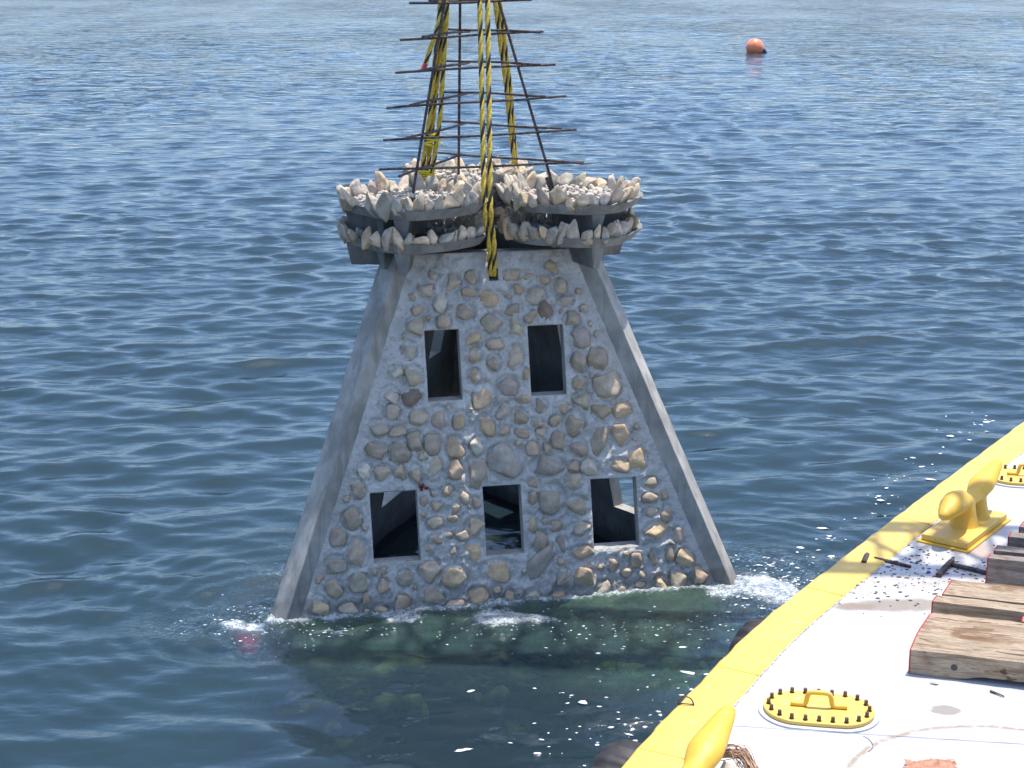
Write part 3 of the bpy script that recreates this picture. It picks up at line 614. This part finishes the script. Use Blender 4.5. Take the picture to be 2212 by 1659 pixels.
def wrap(c, rr_, hh, parent, n=5):
    mb = MB(); c = c - parent.location
    for i in range(n):
        z = hh * (i / (n - 1) - .5); tl = random.uniform(-.25, .25)
        mb.tube([c + Vector((math.cos(a) * rr_, math.sin(a) * rr_, z + tl * math.cos(a) * rr_)) for a in np.linspace(0, 6.3, 18)], .009, 5, 0)
    for i in range(4): mb.tube([c + Vector((rr_ * .7, -rr_ * .5, 0)), c + Vector((rr_ + random.uniform(.03, .09), -rr_, random.uniform(-.05, .03)))], [.008, .004], 4)
    return mb.build('tape_knot', m_tape, parent)
wrap(at_y(928, 300, 13.09), .043, .09, r2); wrap(at_y(916, 378, 13.11), .05, .07, r2)
r3 = empty('lifting_rope', at_y(1115, 405, 13.3)); tag(r3, 'thin yellow and black rope vanishing behind the rear stones, rightmost of the three', 'rope', G)
for (bx, tx, oy, mx) in ((1116, 1070, 0, 1093), (1119, 1080, .035, 1101)):
    b = at_y(bx, 408, 13.35 + oy); t0 = at_y(tx, 10, 13.0 + oy); mid = at_y(mx, 180, 13.15 + oy)
    rope(sub(r3, [b - Vector((-.02, 0, .5)), b, mid, t0, t0 + (hook - t0) * .9]), 'rope_strand', r3)

# ------------------------------------------------------------------ buoy
bp = at_z(1630, 113, 0); buoy = empty('buoy', bp); tag(buoy, 'orange ball buoy floating far out on the open water', 'buoy')
v, f = ICO[4]; v = v.copy(); br = .40
tl = v @ np.array([.8, 0, -.6]); v = v * (1 + .12 * np.clip(tl, 0, 1) ** 6)[:, None] * br
MB().add(v + np.array([0, 0, .22]), f).build('float', m_orange, buoy, smooth=True)
MB().tube([(.28, -.05, .12), (.38, -.05, .06), (.52, -.05, -.04)], [.15, .13, .07], 12).build('neck', m_navy, buoy, smooth=True)

# ------------------------------------------------------------------ work boat
boat = empty('work_boat', (2.5, 10.5, 0)); BL = Vector(boat.location)
tag(boat, 'white decked steel work boat with a yellow painted edge in the lower right corner', 'boat')
DZ = .7
EDGE = [(-1.3, 2.5), (-.75, 4.2), (-.15, 6.1), (.594, 7.787), (1.082, 8.721), (1.604, 9.655), (2.419, 10.873), (3.05, 11.8), (3.794, 12.874), (4.711, 14.19), (5.7, 15.6), (7.0, 17.3), (8.6, 19.2)]
def smooth_line(P, n=12):
    out = []; P = [np.array(p) for p in P]
    for i in range(len(P) - 1):
        p0, p1, p2, p3 = P[max(i - 1, 0)], P[i], P[i + 1], P[min(i + 2, len(P) - 1)]
        for j in range(n):
            t_ = j / n; out.append(.5 * ((2 * p1) + (p2 - p0) * t_ + (2 * p0 - 5 * p1 + 4 * p2 - p3) * t_ ** 2 + (3 * p1 - p0 - 3 * p2 + p3) * t_ ** 3))
    return out + [P[-1]]
E = smooth_line(EDGE); ne = len(E)
def offs(d, wob=0):
    out = []
    for i in range(ne):
        t_ = E[min(i + 1, ne - 1)] - E[max(i - 1, 0)]; t_ = t_ / np.linalg.norm(t_); nr_ = np.array([t_[1], -t_[0]]); out.append(E[i] + nr_ * (d + wob * math.sin(i * 1.7) * math.sin(i * .43)))
    return out
inn = offs(.275)
poly = [(p[0], p[1]) for p in inn] + [(16, 19.2), (16, 2.5)]
mb = MB(); mb.add([(x - BL.x, y - BL.y, DZ) for x, y in poly], [tuple(range(len(poly)))[::-1]]); mb.build('deck', m_deck, boat)
mb = MB(); prof = [(-.008, -.9, .0), (-.01, -.1, .0), (-.012, -.02, .006), (0, .008, .006), (.02, .014, .002), (.25, .012, .0), (.274, .01, .004), (.284, -.02, 0)]
rowsE = [[(p[0] - BL.x, p[1] - BL.y, DZ + h) for p in offs(d, wb)] for (d, h, wb) in prof]
V = [q for r_ in rowsE[1:] for q in r_]; k = len(rowsE) - 1
F = [(r_ * ne + i, r_ * ne + i + 1, (r_ + 1) * ne + i + 1, (r_ + 1) * ne + i) for r_ in range(k - 1) for i in range(ne - 1)]
mb.add(V, F); mb.build('gunwale', m_yel, boat, smooth=True)
mb = MB(); hp = [(p[0] - BL.x, p[1] - BL.y) for p in offs(.02)] + [(16 - BL.x, 19.2 - BL.y), (16 - BL.x, 2.5 - BL.y)]
mb.prism(hp[::-1], -1.0, DZ - .02); mb.build('hull', m_hull, boat)
mb = MB(); rs0 = random.Random(2)
Vc = []
for i in range(34, ne - 30):
    a, b = inn[i], inn[i + 1]
    for q in range(6):
        p = a + (b - a) * q / 6; t_ = (b - a) / np.linalg.norm(b - a); nn_ = np.array([t_[1], -t_[0]]); off = .012 + rs0.uniform(-.004, .004); w0 = max(.0003, rs0.uniform(-.002, .0065))
        for sg in (-1, 1): c = p + nn_ * (off + sg * w0); Vc.append((c[0] - BL.x, c[1] - BL.y, DZ + .0035))
mb.add(Vc, [(2 * i + 1, 2 * i + 3, 2 * i + 2, 2 * i) for i in range(len(Vc) // 2 - 1)])
mb.build('edge_crack', m_chip2, boat)
# weld seams across the yellow edge
mb = MB()
for idx_ in (38, 52, 66, 82, 97):
    a = np.array(inn[idx_]); b = np.array(E[idx_]); d = (b - a)
    mb.tube([(a[0] - BL.x, a[1] - BL.y, DZ + .012), (a[0] + d[0] * .95 - BL.x, a[1] + d[1] * .95 - BL.y, DZ + .014)], .004, 5)
mb.build('weld_seam', m_yel2, boat)
for (p0, p1) in (((.84, 8.32), (6.5, 7.55)),):
    sm = MB(); k = 60; W_ = []
    for i in range(k + 1):
        x, y = p0[0] + (p1[0] - p0[0]) * i / k, p0[1] + (p1[1] - p0[1]) * i / k; hw = .0035 + .0015 * math.sin(i * 2.1)
        W_ += [(x - BL.x, y - hw - BL.y, DZ + .001), (x - BL.x, y - BL.y, DZ + .0055), (x - BL.x, y + hw - BL.y, DZ + .001)]
    sm.add(W_, [(3 * i + j, 3 * i + 3 + j, 3 * i + 4 + j, 3 * i + 1 + j) for i in range(k) for j in range(2)]); sm.build('deck_seam', m_deck, boat)
mb = MB()
c = Vector((1.008, 8.51, DZ + .01)) - BL; dr = Vector((.98, -.2, 0))
mb.tube([c + dr * (.045 * math.cos(a)) + Vector((0, -.01, .055 * math.sin(a))) for a in np.linspace(0, math.pi, 14)], .0045, 6); mb.tube([c - dr * .05, c + dr * .05], .009, 6)
mb.build('lashing_ring', m_bolt, boat, smooth=True)
# oval hatches
def hatch(center, ang, lx=.315, ly=.2):
    h = empty('hatch', Vector(center) - BL, ang); h.parent = boat; n = 72
    def ov(a, b, z0, z1, mt, nm, bev=.004):
        pts = []
        st_ = a - b
        for i in range(n):
            th = 2 * math.pi * i / n; pts.append((st_ * (1 if math.cos(th) > 0 else -1) * min(1, abs(math.cos(th)) * 6) + b * math.cos(th), b * math.sin(th)))
        m_ = MB(); m_.prism(pts, z0, z1); return m_.build(nm, mt, h, bevel=bev)
    ov(lx + .03, ly + .03, 0, .012, m_deck, 'coaming'); ov(lx, ly, .014, .036, m_yel, 'lid')
    peri = []
    a, b = lx - .03, ly - .03; st_ = a - b; tot = 4 * st_ + 2 * math.pi * b
    for i in range(20):
        l = tot * (i + .5) / 20
        if l < 2 * st_: p = (-st_ + l, -b)
        elif l < 2 * st_ + math.pi * b: th = -math.pi / 2 + (l - 2 * st_) / b; p = (st_ + b * math.cos(th), b * math.sin(th))
        elif l < 4 * st_ + math.pi * b: p = (st_ - (l - 2 * st_ - math.pi * b), b)
        else: th = math.pi / 2 + (l - 4 * st_ - math.pi * b) / b; p = (-st_ + b * math.cos(th), b * math.sin(th))
        m_ = MB(); m_.tube([(p[0], p[1], .034), (p[0], p[1], .04)], .0155, 6); m_.tube([(p[0], p[1], .04), (p[0], p[1], .066)], .011, 8); m_.build('bolt', m_bolt, h)
    pts = [(-.16, 0, .05), (-.095, 0, .048), (-.075, 0, .06), (-.065, 0, .105), (-.045, 0, .125), (.045, 0, .125), (.065, 0, .105), (.075, 0, .06), (.095, 0, .048), (.16, 0, .05)]
    m_ = MB(); m_.tube([(p[0], p[1] - .0, p[2]) for p in smooth3(pts)], .0145, 8); m_.build('handle', m_yel2, h, smooth=True)
    return h
def smooth3(P, n=5):
    out = []; P = [np.array(p) for p in P]
    for i in range(len(P) - 1):
        p0, p1, p2, p3 = P[max(i - 1, 0)], P[i], P[i + 1], P[min(i + 2, len(P) - 1)]
        for j in range(n):
            t_ = j / n; out.append(tuple(.5 * ((2 * p1) + (p2 - p0) * t_ + (2 * p0 - 5 * p1 + 4 * p2 - p3) * t_ ** 2 + (3 * p1 - p0 - 3 * p2 + p3) * t_ ** 3)))
    return out + [tuple(P[-1])]
hatch((1.763, 8.425, DZ), -.17); hatch((4.235, 12.56, DZ), -.15)
# cleats: plate, pad and a one-piece body with two horns on two short posts
def loft(mb, pts, rads, n=20):
    """rads: (half width across, half height) per point; pts in the x-z plane of the cleat"""
    V = []; k = len(pts)
    for i, (p, (ra, rb)) in enumerate(zip(pts, rads)):
        a = Vector(pts[max(i - 1, 0)]); b = Vector(pts[min(i + 1, k - 1)]); d = (b - a).normalized(); u = Vector((0, 1, 0)); v_ = d.cross(u).normalized()
        for j in range(n):
            th = 2 * math.pi * j / n; V.append(Vector(p) + u * (math.cos(th) * ra) + v_ * (math.sin(th) * rb))
    F = [(i * n + j, i * n + (j + 1) % n, (i + 1) * n + (j + 1) % n, (i + 1) * n + j) for i in range(k - 1) for j in range(n)] + [tuple(range(n))[::-1], tuple(range((k - 1) * n, k * n))]
    mb.add(V, F)
def cleat(center, ang, plate=True):
    c = empty('cleat', Vector(center) - BL, ang); c.parent = boat
    if plate:
        mb = MB(); mb.box((-.43, -.2, .0), (.43, .2, .014)); mb.build('pad', m_yel2, c, bevel=.003)
        mb = MB(); mb.box((-.40, -.175, .016), (.40, .175, .062)); mb.build('plate', m_yel, c, bevel=.006)
    mb = MB()
    loft(mb, [(-.475, 0, .245), (-.46, 0, .248), (-.40, 0, .262), (-.31, 0, .282), (-.22, 0, .292), (-.14, 0, .285), (-.08, 0, .262), (0, 0, .245), (.08, 0, .24), (.16, 0, .248), (.22, 0, .268), (.28, 0, .29), (.36, 0, .315), (.46, 0, .345), (.56, 0, .372), (.61, 0, .385), (.625, 0, .388)],
         [(.018, .018), (.036, .034), (.064, .056), (.092, .078), (.1, .086), (.092, .08), (.07, .066), (.06, .056), (.062, .052), (.068, .056), (.088, .064), (.1, .066), (.09, .06), (.072, .05), (.052, .038), (.036, .028), (.016, .014)])
    for sx in (-.02, .2):
        V = []; n = 20; prof = [(.02, .15, .13), (.075, .115, .105), (.14, .092, .085), (.2, .085, .075), (.25, .08, .06)]
        for (z, a, b) in prof:
            for j in range(n): th = 2 * math.pi * j / n; V.append((sx + a * math.cos(th), b * math.sin(th), z))
        F = [(i * n + j, i * n + (j + 1) % n, (i + 1) * n + (j + 1) % n, (i + 1) * n + j) for i in range(len(prof) - 1) for j in range(n)] + [tuple(range(n))[::-1], tuple(range((len(prof) - 1) * n, len(prof) * n))]
        mb.add(V, F)
    o = mb.build('cleat_body', m_yel2, c, smooth=True)
    rm = o.modifiers.new('remesh', 'REMESH'); rm.mode = 'VOXEL'; rm.voxel_size = .011; rm.use_smooth_shade = True
    sm_ = o.modifiers.new('smooth', 'SMOOTH'); sm_.iterations = 8; sm_.factor = .6
    return c
cleat((3.40, 11.37, DZ), math.atan2(.8, .6)); cleat((.85, 7.19, DZ), math.atan2(.87, .49))
# rusty bars welded to the deck
for (a, b, r_) in (((2.56, 10.86), (2.5, 10.7), .02), ((2.6, 10.8), (2.82, 10.635), .014), ((3.14, 10.74), (2.97, 10.46), .022), ((3.12, 10.67), (3.34, 10.5), .018)):
    MB().tube([(a[0] - BL.x, a[1] - BL.y, DZ + r_ * .6), ((a[0] + b[0]) / 2 - BL.x, (a[1] + b[1]) / 2 - BL.y, DZ + r_ * .8), (b[0] - BL.x, b[1] - BL.y, DZ + r_ * .6)], r_, 6).build('deck_bar', m_rust, boat)

# ------------------------------------------------------------------ tyre fenders
def tyre(loc, ang, label, tilt=0.):
    root = empty('tyre_fender', loc, ang); tag(root, label, 'tyre', 'black tyre fenders hanging on the boat side')
    mb = MB(); NA, NB = 96, 28; V = []
    for i in range(NA):
        a = 2 * math.pi * i / NA
        for j in range(NB):
            b = 2 * math.pi * j / NB; gr = .03 * max(0, math.sin(a * 20)) if math.cos(b) > .15 else 0
            rr_ = .30 + (.11 - gr) * math.copysign(abs(math.cos(b)) ** .7, math.cos(b)); h_ = .13 * math.copysign(abs(math.sin(b)) ** .7, math.sin(b))
            V.append((rr_ * math.cos(a), h_, rr_ * math.sin(a)))
    F = [(i * NB + j, i * NB + (j + 1) % NB, ((i + 1) % NA) * NB + (j + 1) % NB, ((i + 1) % NA) * NB + j) for i in range(NA) for j in range(NB)]
    mb.add(V, F); mb.build('tyre_ring', m_rubber, root, smooth=True)
    return root
tyre((1.64, 9.83, .23), R(58), 'black tyre fender half hidden under the yellow edge, right of the tower')
tyre((.60, 8.03, .28), R(61), 'black tyre fender at the bottom edge below the froth, near the lower cleat')

# ------------------------------------------------------------------ timbers
TB = 'red-ended timber baulks lying on the deck'
def beam(x, y, ang, L, prof, label, mt, seed, z0=0., knot=None):
    """prof: cross-section (depth, height) seen from the left end; origin = front lower left corner"""
    rs = random.Random(seed); root = empty('timber', (x, y, DZ + z0 + .002), ang); tag(root, label, 'timber', TB)
    n = 60; k = len(prof); V = []; ctr = [sum(p[0] for p in prof) / k, sum(p[1] for p in prof) / k]
    pp = [rs.uniform(0, 6) for _ in range(8)]
    dens = []
    for i in range(k):     # resample the outline so the long faces can bow
        a, b = prof[i], prof[(i + 1) % k]; m_ = max(2, int(math.hypot(b[0] - a[0], b[1] - a[1]) / .03))
        for j in range(m_): dens.append((a[0] + (b[0] - a[0]) * j / m_, a[1] + (b[1] - a[1]) * j / m_))
    k = len(dens)
    for i in range(n + 1):
        u = L * i / n
        for q, (d, h) in enumerate(dens):
            s_ = 1 + .02 * math.sin(u * 6 + pp[0] + q * .25) + .015 * math.sin(u * 15 + pp[1] + q * .4) + .008 * math.sin(u * 41 + q)
            dd = ctr[0] + (d - ctr[0]) * s_; hh = ctr[1] + (h - ctr[1]) * s_
            if h < .01 and knot: hh += .035 * max(0, math.sin((u - .25) * 4.5)) if .25 < u < .95 else 0
            V.append((u + dd * .2 * (1 - u / L), dd, max(0, hh)))
    F = [(i * k + j, (i + 1) * k + j, (i + 1) * k + (j + 1) % k, i * k + (j + 1) % k) for i in range(n) for j in range(k)]
    mb = MB(); mb.add(V, F); o = mb.build('baulk', mt, root, smooth=False, bevel=0)
    e = MB(); e.add([(p[0] - .003, p[1], p[2]) for p in V[:k]] + [(p[0] + .006, ctr[0] + (p[1] - ctr[0]) * 1.004, ctr[1] + (p[2] - ctr[1]) * 1.004) for p in V[:k]],
                    [tuple(range(k))[::-1]] + [(j, (j + 1) % k, k + (j + 1) % k, k + j) for j in range(k)]); e.build('painted_end', m_redend, root)
    if knot:
        MB().tube([(knot, -.004, .075), (knot, .01, .075)], .02, 16).build('plug', mat_plain('plug_grey', (.06, .065, .06), .7), root)
    return root
A0 = R(-17)
beam(2.405, 8.94, A0, 2.6, [(0, 0), (-.005, .16), (.13, .205), (.2, .215), (.42, .22), (.5, .2), (.5, 0)], 'thickest pale timber with red end and round grey plug, nearest the oval hatch', m_wood, 1, knot=.26)
beam(2.70, 9.60, A0, 2.4, [(0, 0), (0, .185), (.12, .185), (.12, 0)], 'narrow pale timber directly behind the thickest front timber', m_wood, 2)
beam(2.80, 9.735, A0, 2.4, [(0, 0), (0, .18), (.25, .19), (.25, 0)], 'flat pale timber with knot and pinkish end behind the narrow one', m_wood, 3)
beam(3.26, 10.32, A0, 2.2, [(0, 0), (0, .2), (.09, .2), (.09, 0)], 'tall dark timber with dark red end, directly behind the pale ones', m_wood2, 4)
beam(3.345, 10.46, A0, 2.2, [(0, 0), (0, .2), (.11, .2), (.11, 0)], 'dark timber just behind the tall red-ended dark one', m_wood2, 5)
beam(3.52, 10.72, A0, 2.0, [(0, 0), (0, .2), (.1, .2), (.1, 0)], 'short dark timber closest to the yellow cleat plate', m_wood2, 6)
beam(3.66, 10.92, A0, 2.0, [(0, 0), (0, .2), (.14, .2), (.14, 0)], 'rearmost dark timber, only a sliver of it in view behind the others', m_wood2, 8)
beam(3.2, 9.35, R(-10), 1.6, [(0, 0), (0, .16), (.14, .16), (.14, 0)], 'pale pink-ended timber between the thickest timber and the narrow one', m_wood, 9)

# ------------------------------------------------------------------ small things on deck
fr = empty('frayed_rope', (1.1, 7.55, DZ + .06)); tag(fr, 'frayed tan rope rag wound round the lower yellow cleat', 'rope')
mb = MB(); rs = random.Random(5); FL = Vector(fr.location)
Pth = [Vector((1.02, 7.83, .86)), Vector((1.09, 7.70, .84)), Vector((1.20, 7.62, .88)), Vector((1.25, 7.55, .82)), Vector((1.24, 7.45, .78)), Vector((1.28, 7.38, .74)), Vector((1.36, 7.40, .73))]
for i in range(150):
    o_ = Vector((rs.gauss(0, .016), rs.gauss(0, .018), rs.gauss(0, .016))); st_ = rs.choice([1, 1, 2, 2, 3]); en = rs.choice([3, 4, 5, 6]); 
    pts = [Pth[j] + o_ * (1 + .4 * math.sin(j + i)) + Vector((rs.gauss(0, .009), rs.gauss(0, .009), rs.gauss(0, .009))) for j in range(st_, max(en, st_ + 1) + 1) if j < len(Pth)]
    pts = smooth3([tuple(p - FL) for p in pts], 4); mb.tube(pts, rs.uniform(.0015, .0032), 4, caps=False)
for i in range(60):
    b = Pth[rs.choice([2, 3, 4, 5, 6])]; d = Vector((rs.gauss(0, 1), rs.gauss(0, 1), rs.gauss(-.2, .6))).normalized() * rs.uniform(.03, .09)
    mb.tube([tuple(b - FL), tuple(b + d * .5 + Vector((0, 0, .01)) - FL), tuple(b + d - FL)], .0013, 3, caps=False)
mb.build('fibres', m_hemp, fr)
cv = MB(); cv.add([(1.02 - FL.x, 7.42 - FL.y, .80 - FL.z), (1.08 - FL.x, 7.30 - FL.y, .72 - FL.z), (1.24 - FL.x, 7.36 - FL.y, .735 - FL.z), (1.20 - FL.x, 7.52 - FL.y, .84 - FL.z), (1.10 - FL.x, 7.54 - FL.y, .88 - FL.z)], [(0, 1, 2, 3, 4)])
cvo = cv.build('canvas_strip', mat_plain('dirty_canvas', (.5, .43, .34), .9, ns=12), fr)
sd = cvo.modifiers.new('s', 'SOLIDIFY'); sd.thickness = .008
def chips():
    mb = MB(); rs = random.Random(11)
    for i in range(420):
        x = rs.gauss(2.75, .55); y = rs.gauss(10.55, .32)
        if x < 2.0 + (y - 10.3) * .6: continue
        s_ = rs.uniform(.003, .012); v, f = ICO[1]; v = v * np.array([s_ * rs.uniform(.7, 1.8), s_, s_ * .4]) * rng.uniform(.7, 1.2, (len(v), 1))
        mb.add(v + np.array([x, y, DZ + .003]), f)
    o = mb.build('rust_flakes', m_chip); tag(o, 'dark rust flakes and grit scattered on the white deck beside the timbers', 'debris', kind='stuff')
chips()
def small(name, pts, r, mt, label, cat):
    o = MB().tube(pts, r, 6).build(name, mt); tag(o, label, cat)
small('twig', [(2.826, 8.688, DZ + .008), (2.86, 8.65, DZ + .01), (2.888, 8.618, DZ + .008)], [.008, .006, .004], m_chip, 'thin dark wood splinter on the deck below the thickest timber', 'splinter')
o = MB().add([(2.49, 8.80, DZ + .004), (2.53, 8.775, DZ + .012), (2.555, 8.79, DZ + .006), (2.515, 8.81, DZ + .018)], [(0, 1, 3), (1, 2, 3), (0, 2, 1), (0, 3, 2)]).build('paper_scrap', mat_plain('grey_scrap', (.35, .34, .36))); tag(o, 'small grey scrap on the deck beside the shadow of the thickest timber', 'scrap')
v, f = rock(.016, .013, .009, 3); o = MB().add(v + np.array([2.925, 10.54, DZ + .009]), f).build('blue_cap', m_blue, smooth=True); tag(o, 'tiny blue plastic bit on the white deck left of the dark timbers', 'plastic bit')
small('wire', smooth3([(1.95, 7.96, DZ + .004), (1.99, 8.02, DZ + .004), (1.985, 8.1, DZ + .004), (1.96, 8.14, DZ + .004)]), .0016, m_chip, 'thin curved wire on the white deck below the oval hatch', 'wire')
# ------------------------------------------------------------------ scrap on the wall, cloth in the water, foam flecks
wp = TW @ Vector(W(270, *face_pt(912, 1052), -.03)); mb = MB(); rs = random.Random(3)
for i in range(5):
    a = rs.uniform(0, 6.28); l = rs.uniform(.03, .06); u = Vector((math.cos(a), 0, math.sin(a))); v_ = Vector((-u.z, -.2, u.x)) * .018
    mb.add([wp, wp + u * l * .5 + v_, wp + u * l, wp + u * l * .5 - v_, wp + Vector((0, -.012, 0)) + u * l * .5], [(0, 1, 4), (1, 2, 4), (2, 3, 4), (3, 0, 4), (0, 3, 2, 1)])
mb.tube([wp, wp + Vector((.05, -.02, .01)), wp + Vector((.075, -.02, -.06))], .003, 5)
tag(mb.build('seaweed_scrap', m_weed), 'dark red scrap on the wall beside the top of the lower left opening', 'scrap')
cp = at_z(530, 1398, -.15); v, f = rock(.12, .16, .05, 4, K=8)
o = MB().add(v + np.array(cp), f).build('submerged_cloth', m_cloth, smooth=True); tag(o, 'blurred pink-red cloth just under the water beside the foot of the left leg', 'cloth')
mb = MB(); rs = random.Random(21); pts = []
def fleck(px, py, s_):
    c = at_z(px, py, 0); pts.append((c.x, c.y, s_))
for i in range(90): fleck(rs.gauss(1430, 170), rs.gauss(1500, 75), rs.uniform(.003, .016) * rs.choice([.4, .5, .6, 1, 1.5]))
for i in range(230): fleck(rs.uniform(480, 1700), 1345 - (rs.uniform(0, 1)) * 0 + rs.gauss(10, 22) - max(0, 0), rs.uniform(.002, .007))
for i in range(260): fleck(rs.gauss(1660, 60), rs.gauss(1270, 28), rs.uniform(.002, .01))
for i in range(70): fleck(rs.gauss(1390, 110), rs.gauss(1600, 25), rs.uniform(.003, .012))
for i in range(70):
    t_ = rs.random(); fleck(1700 + 480 * t_ + rs.gauss(-25, 25), 1255 - 370 * t_ + rs.gauss(0, 14), rs.uniform(.003, .013) if i > 8 else .022)
for i in range(90): fleck(rs.gauss(560, 70), rs.gauss(1345, 22), rs.uniform(.002, .007))
X = np.array([p[0] for p in pts]); Y = np.array([p[1] for p in pts]); zz, hx, hy, td = wave(X, Y, np.full_like(X, .03))
v, f = ICO[2]
for i in range(len(pts)):
    if td[i] < .02: continue
    s_ = pts[i][2]; q = v * np.array([s_ * rs.uniform(.7, 2.6), s_ * rs.uniform(.5, 1.3), max(.0012, s_ * .22)]) * (1 + .45 * np.sin(v[:, :1] * 4 + i) * np.sin(v[:, 1:2] * 5 + i * 2))
    an = rs.uniform(-.5, .5); q[:, :2] = np.stack([q[:, 0] * math.cos(an) - q[:, 1] * math.sin(an), q[:, 0] * math.sin(an) + q[:, 1] * math.cos(an)], -1)
    mb.add(q + np.array([X[i] + hx[i], Y[i] + hy[i], zz[i] + .004]), f)
tag(mb.build('foam_flecks', m_foam, smooth=True), 'white foam bubbles and flecks scattered on the water round the tower', 'foam', kind='stuff')

# ------------------------------------------------------------------ crane boom overhead (out of the frame, carries the hook and shades the deck)
boom = empty('crane_boom', (12.5, 11.0, 4.0)); tag(boom, 'yellow lattice crane boom reaching over the deck above the tower', 'crane')
A, B = Vector((0, 0, 0)), Vector((-12.8, 1.9, 7.6)); D = (B - A).normalized(); SX = D.cross(Vector((0, 0, 1))).normalized(); UX = SX.cross(D)
mb = MB(); LN = (B - A).length; cor = [(-.42, -.35), (.42, -.35), (.42, .35), (-.42, .35)]
P = lambda l, c: A + D * l + SX * c[0] + UX * c[1]
for c in cor: mb.tube([P(0, c), P(LN, c)], .055, 8)
n = int(LN / .6)
for i in range(n):
    for q in range(4):
        a, b = cor[q], cor[(q + 1) % 4]; mb.tube([P(i * .6, a), P((i + 1) * .6, b)], .03, 6); mb.tube([P(i * .6, a), P(i * .6, b)], .025, 6)
mb.build('lattice', m_yel2, boom)
hl = hook + (hook - at_y(1045, 0, 12.5)).normalized() * .2
MB().tube([B * .985, hl - boom.location + Vector((0, 0, .25))], .012, 6).build('hoist_cable', m_rust, boom)
mb = MB(); hh_ = hl - boom.location
mb.tube([hh_ + Vector((0, 0, .3)), hh_ + Vector((0, 0, .1)), hh_ + Vector((.09, 0, 0)), hh_ + Vector((.06, 0, -.12)), hh_ + Vector((-.04, 0, -.14)), hh_ + Vector((-.1, 0, -.05))], [.05, .04, .035, .035, .03, .015], 10)
mb.build('hook', m_bolt, boom, smooth=True)

# rag lying at the bottom of the picture
rc = at_z(2010, 1662, DZ); rag = empty('rag', rc); tag(rag, 'reddish brown rag on the white deck at the very bottom of the photo', 'rag')
n = 26; V = []; rs = random.Random(9)
for i in range(n):
    for j in range(n):
        x, y = (i / (n - 1) - .5) * .3, (j / (n - 1) - .5) * .16
        rr2 = 1 + .18 * math.sin(9 * x * 3 + 2) * math.sin(y * 30); V.append((x * rr2, y * rr2 + .02 * math.sin(x * 22), .012 + .018 * abs(math.sin(x * 21 + y * 13)) * abs(math.cos(y * 24 - x * 7))))
F = [(i * n + j, (i + 1) * n + j, (i + 1) * n + j + 1, i * n + j + 1) for i in range(n - 1) for j in range(n - 1) if not (rs.random() < .3 and (i in (0, n - 2) or j in (0, n - 2)))]
MB().add(V, F).build('cloth', mat_plain('rag_cloth', (.42, .2, .13), .9, .2, 0, 30, .3), rag, smooth=True)
